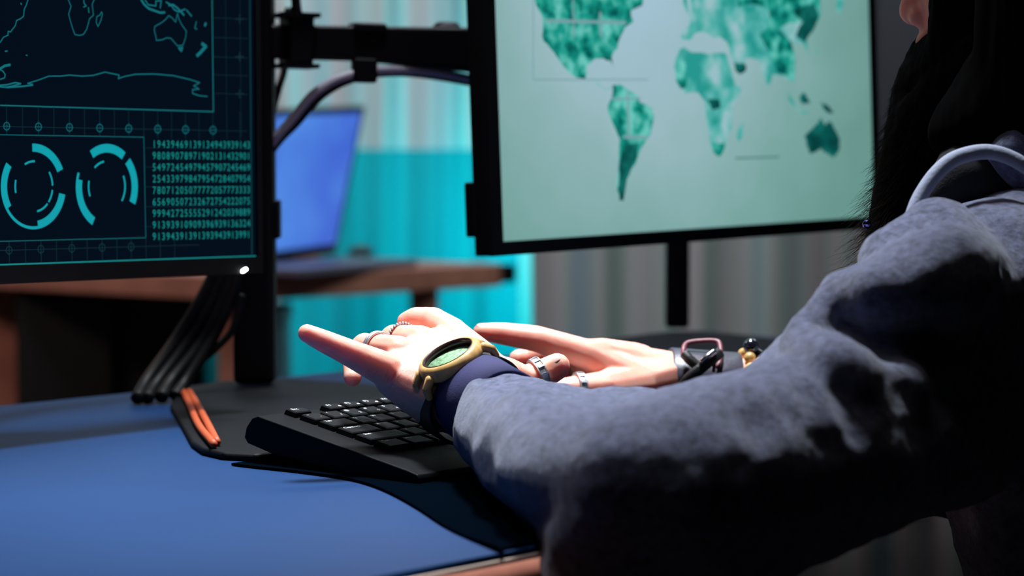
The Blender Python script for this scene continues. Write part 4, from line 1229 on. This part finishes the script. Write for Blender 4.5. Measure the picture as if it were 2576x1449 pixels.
# ================================================================ jewellery and watch (worn, each its own thing)
def finger_ring(name, a, b, f, rad, m, label, kind, wd=.0028, tilt=None):
    c = a[0].lerp(b[0], f); d = (b[0] - a[0]).normalized()
    if tilt: d = (d + tilt).normalized()
    t = thing(name, c, label, 'ring', 'silver rings on the typing hands')
    if kind == 'bands':
        for k in (-1, 1): put('band', lathe(c + d * .0013 * k, d, [(rad - .0004, -.0011), (rad + .0006, -.0013), (rad + .0013, 0), (rad + .0006, .0013), (rad - .0004, .0011)], 48), m, t)
    elif kind == 'beaded':
        bm = bmesh.new(); x = d.orthogonal().normalized(); y = d.cross(x); N = 30
        for i in range(N):
            an = 2 * pi * i / N; q = c + (x * cos(an) + y * sin(an)) * (rad + .0004)
            mt = Matrix.Translation(q); bmesh.ops.create_icosphere(bm, subdivisions=2, radius=.00108, matrix=mt)
        put('beads', bm, m, t)
        put('band', lathe(c, d, [(rad - .0008, -.0007), (rad + .0002, -.0007), (rad + .0002, .0007), (rad - .0008, .0007)], 48), M_darksil, t)
    else:
        put('band', lathe(c, d, [(rad - .0006, -wd), (rad + .0006, -wd), (rad + .0009, -wd * .5), (rad + .0009, wd * .5), (rad + .0006, wd), (rad - .0006, wd)], 48), m, t)
        bm = bmesh.new(); x = d.orthogonal().normalized(); y = d.cross(x); N = 14
        for i in range(N):
            an = 2 * pi * i / N; q = c + (x * cos(an) + y * sin(an)) * (rad + .0009)
            tg = -x * sin(an) + y * cos(an); nn_ = x * cos(an) + y * sin(an)
            obox(q - tg * .0012 - d * wd * .8, (tg + d * .3).normalized(), d, nn_, .0014, wd * 1.6, .0009, bm)
        put('ridges', bm, m, t, False)
        for k in (-1, 1): put('rim', lathe(c + d * wd * k, d, [(rad - .0003, -.0004), (rad + .0013, -.0004), (rad + .0013, .0004), (rad - .0003, .0004)], 48), m, t)


finger_ring('finger_ring', LH['r0'], LH['r1'], .62, .0117, M_silver, 'plain double silver ring on the left ring finger', 'bands')
finger_ring('finger_ring', LH['m0'], LH['m1'], .66, .0114, M_silver, 'thin beaded silver ring on the left middle finger', 'beaded')
finger_ring('finger_ring', LH['t1'], LH['t2'], .8, .0124, M_silver, 'wide patterned silver ring on the left thumb', 'ridged', .0028)
finger_ring('finger_ring', RH['t1'], RH['t2'], .9, .0122, M_silver, 'silver ribbed ring on the right thumb, farthest right of the rings', 'ridged', .0026)

# ---- watch
wt = thing('wristwatch', WC + nv * .02, 'wooden-cased wristwatch with pale green dial and black strap on the left wrist', 'watch')
Cw = WC + nv * .0278 - fa * .002 - wv_ * .0015
RO = .0238
put('case', lathe(Cw, nv, [(0, -.004), (RO - .003, -.004), (RO, -.001), (RO, .0045), (RO - .002, .0072), (RO - .0035, .0078), (RO - .0052, .0076), (RO - .0052, .0015), (0, .0015)], 72), M_wood, wt)
put('bezel_ring', lathe(Cw, nv, [(RO - .0058, .0016), (RO - .0050, .0016), (RO - .0046, .0080), (RO - .0054, .0080)], 72), mat('dark_bezel', (48, 24, 28), .3), wt)
dm_ = mat('green_dial', (124, 160, 120), .6, var=.6, vscale=420)
put('dial', disc(Cw + nv * .0016, nv, RO - .0056, .0006, 56), dm_, wt)
for s in (-1, 1):
    for k in (-1, 1):
        p0 = Cw + wv_ * s * .0225 + fa * k * .0095; p1 = Cw + wv_ * s * .0285 + fa * k * .009 - nv * .010
        mm = bpy.data.meshes.new('lug'); vf = hulls([[(p0 + nv * .001, .0034), ((p0 + p1) / 2 + wv_ * s * .002 + nv * .0012, .0032)], [((p0 + p1) / 2 + wv_ * s * .002 + nv * .0012, .0032), (p1, .0024)]]); mm.from_pydata(vf[0], [], vf[1])
        put('lug', mm, M_wood, wt)
put('crown', lathe(Cw + fa * (RO + .0005) + nv * .001, fa, [(0, 0), (.0028, 0), (.0028, .003), (.0022, .0038), (0, .0038)], 20), M_wood, wt)
st = []
for s in (-.016, -.0155, .0105, .011):
    e = .0006 if abs(s) > .0097 else 0
    st.append((WC + fa * (s + .006) - nv * .004, wv_ * (.0385 - e), nv * (.031 - e)))
put('strap', ring_tube(st, .0026), M_leather, wt)

# ---- leather wristband on the right wrist
ca = (at(1860, 972, 1.965) - at(1680, 945, 1.96)).normalized()
cz = (Z0 - ca * ca.z).normalized(); cy = ca.cross(cz)
wb = thing('leather_wristband', at(1765, 945, 1.96), 'wide dark leather wristband with a strap and buckle on the right wrist', 'bracelet')
st = []
for x, r_ in ((1678, .0218), (1681, .0224), (1730, .0225), (1790, .0226), (1846, .0230), (1850, .0224)):
    f = (x - 1680) / 180; c = at(1680, 943, 1.96).lerp(at(1860, 958, 1.965), f)
    st.append((c, cy * r_ * 1.45, cz * r_))
put('band', ring_tube(st, .002), M_cuffleather, wb)
st = []
for x, r_ in ((1786, .0238), (1789, .0244), (1815, .0250), (1818, .0244)):
    f = (x - 1680) / 180; c = at(1680, 943, 1.96).lerp(at(1860, 958, 1.965), f); st.append((c, cy * r_ * 1.45, cz * r_))
# buckle frame
bd = 1.930
fr = catmull([at(1722, 930, bd + .005), at(1719, 885, bd + .012), at(1728, 864, bd + .02), at(1765, 858, bd + .022), at(1800, 858, bd + .022), at(1811, 868, bd + .018), at(1812, 900, bd + .008), at(1806, 925, bd)], 6)
o = put('buckle_loop', tube(fr, .0021, 10), M_redleather, wb); o['label'] = 'reddish leather loop'
put('buckle_tongue', tube(catmull([at(1722, 890, bd - .002), at(1735, 905, bd - .005), at(1760, 925, bd - .006)], 6), .0042, 10), M_leather, wb)
pth = catmull([at(1706, 985, bd - .006), at(1735, 950, bd - .010), at(1765, 925, bd - .010), at(1795, 900, bd - .007), at(1813, 886, bd)], 6)
put('crossing_strap', tube(pth, .0045, 10, flat=.45, up=Vector((.3, -.8, .5))), M_leather, wb)
pth = catmull([at(1763, 912, bd - .012), at(1780, 897, bd - .012), at(1798, 884, bd - .008)], 6)
o = put('buckle_bar', tube(pth, .0026, 10), M_steel, wb); o['label'] = 'polished steel buckle bar'
put('strap_keeper', tube(catmull([at(1795, 935, bd - .004), at(1797, 915, bd - .006), at(1798, 905, bd - .004)], 4), .0015, 8), M_redleather, wb)

# ---- bead bracelets
bc = thing('bead_bracelet', at(1880, 948, 1.965), 'wooden bead bracelet with a black bead beside the leather wristband', 'bracelet')
for (ox, n_, r_, mt, ph) in ((1868, 13, .0048, M_beadwood, .1), (1893, 13, .0048, M_beadwood, .35)):
    c = at(1680, 943, 1.96).lerp(at(1860, 958, 1.965), (ox - 1680) / 180)
    for i in range(n_):
        an = 2 * pi * i / n_ + ph; q = c + (cy * cos(an) * 1.4 + cz * sin(an)) * .0235
        b_ = bmesh.new(); bmesh.ops.create_icosphere(b_, subdivisions=3, radius=r_, matrix=Matrix.Translation(q))
        m_ = mt
        if ox == 1893 and i == 2: m_ = M_beadblack
        o = put('bead', b_, m_, bc)
        if m_ is M_beadblack: o['label'] = 'glossy black bead'
b_ = bmesh.new(); bmesh.ops.create_icosphere(b_, subdivisions=3, radius=.0066, matrix=Matrix.Translation(at(1890, 871, 1.955)))
o = put('bead', b_, M_beadblack, bc); o['label'] = 'larger glossy black bead'

# ---- bead in the beard
b_ = bmesh.new(); bmesh.ops.create_icosphere(b_, subdivisions=2, radius=.0034, matrix=Matrix.Translation(at(2181, 564, 1.735)))
o = put('beard_bead', b_, mat('violet_metal', (150, 140, 225), .12, 1), smooth=False); tag(o, 'tiny sparkling violet bead threaded in the long beard', 'bead')
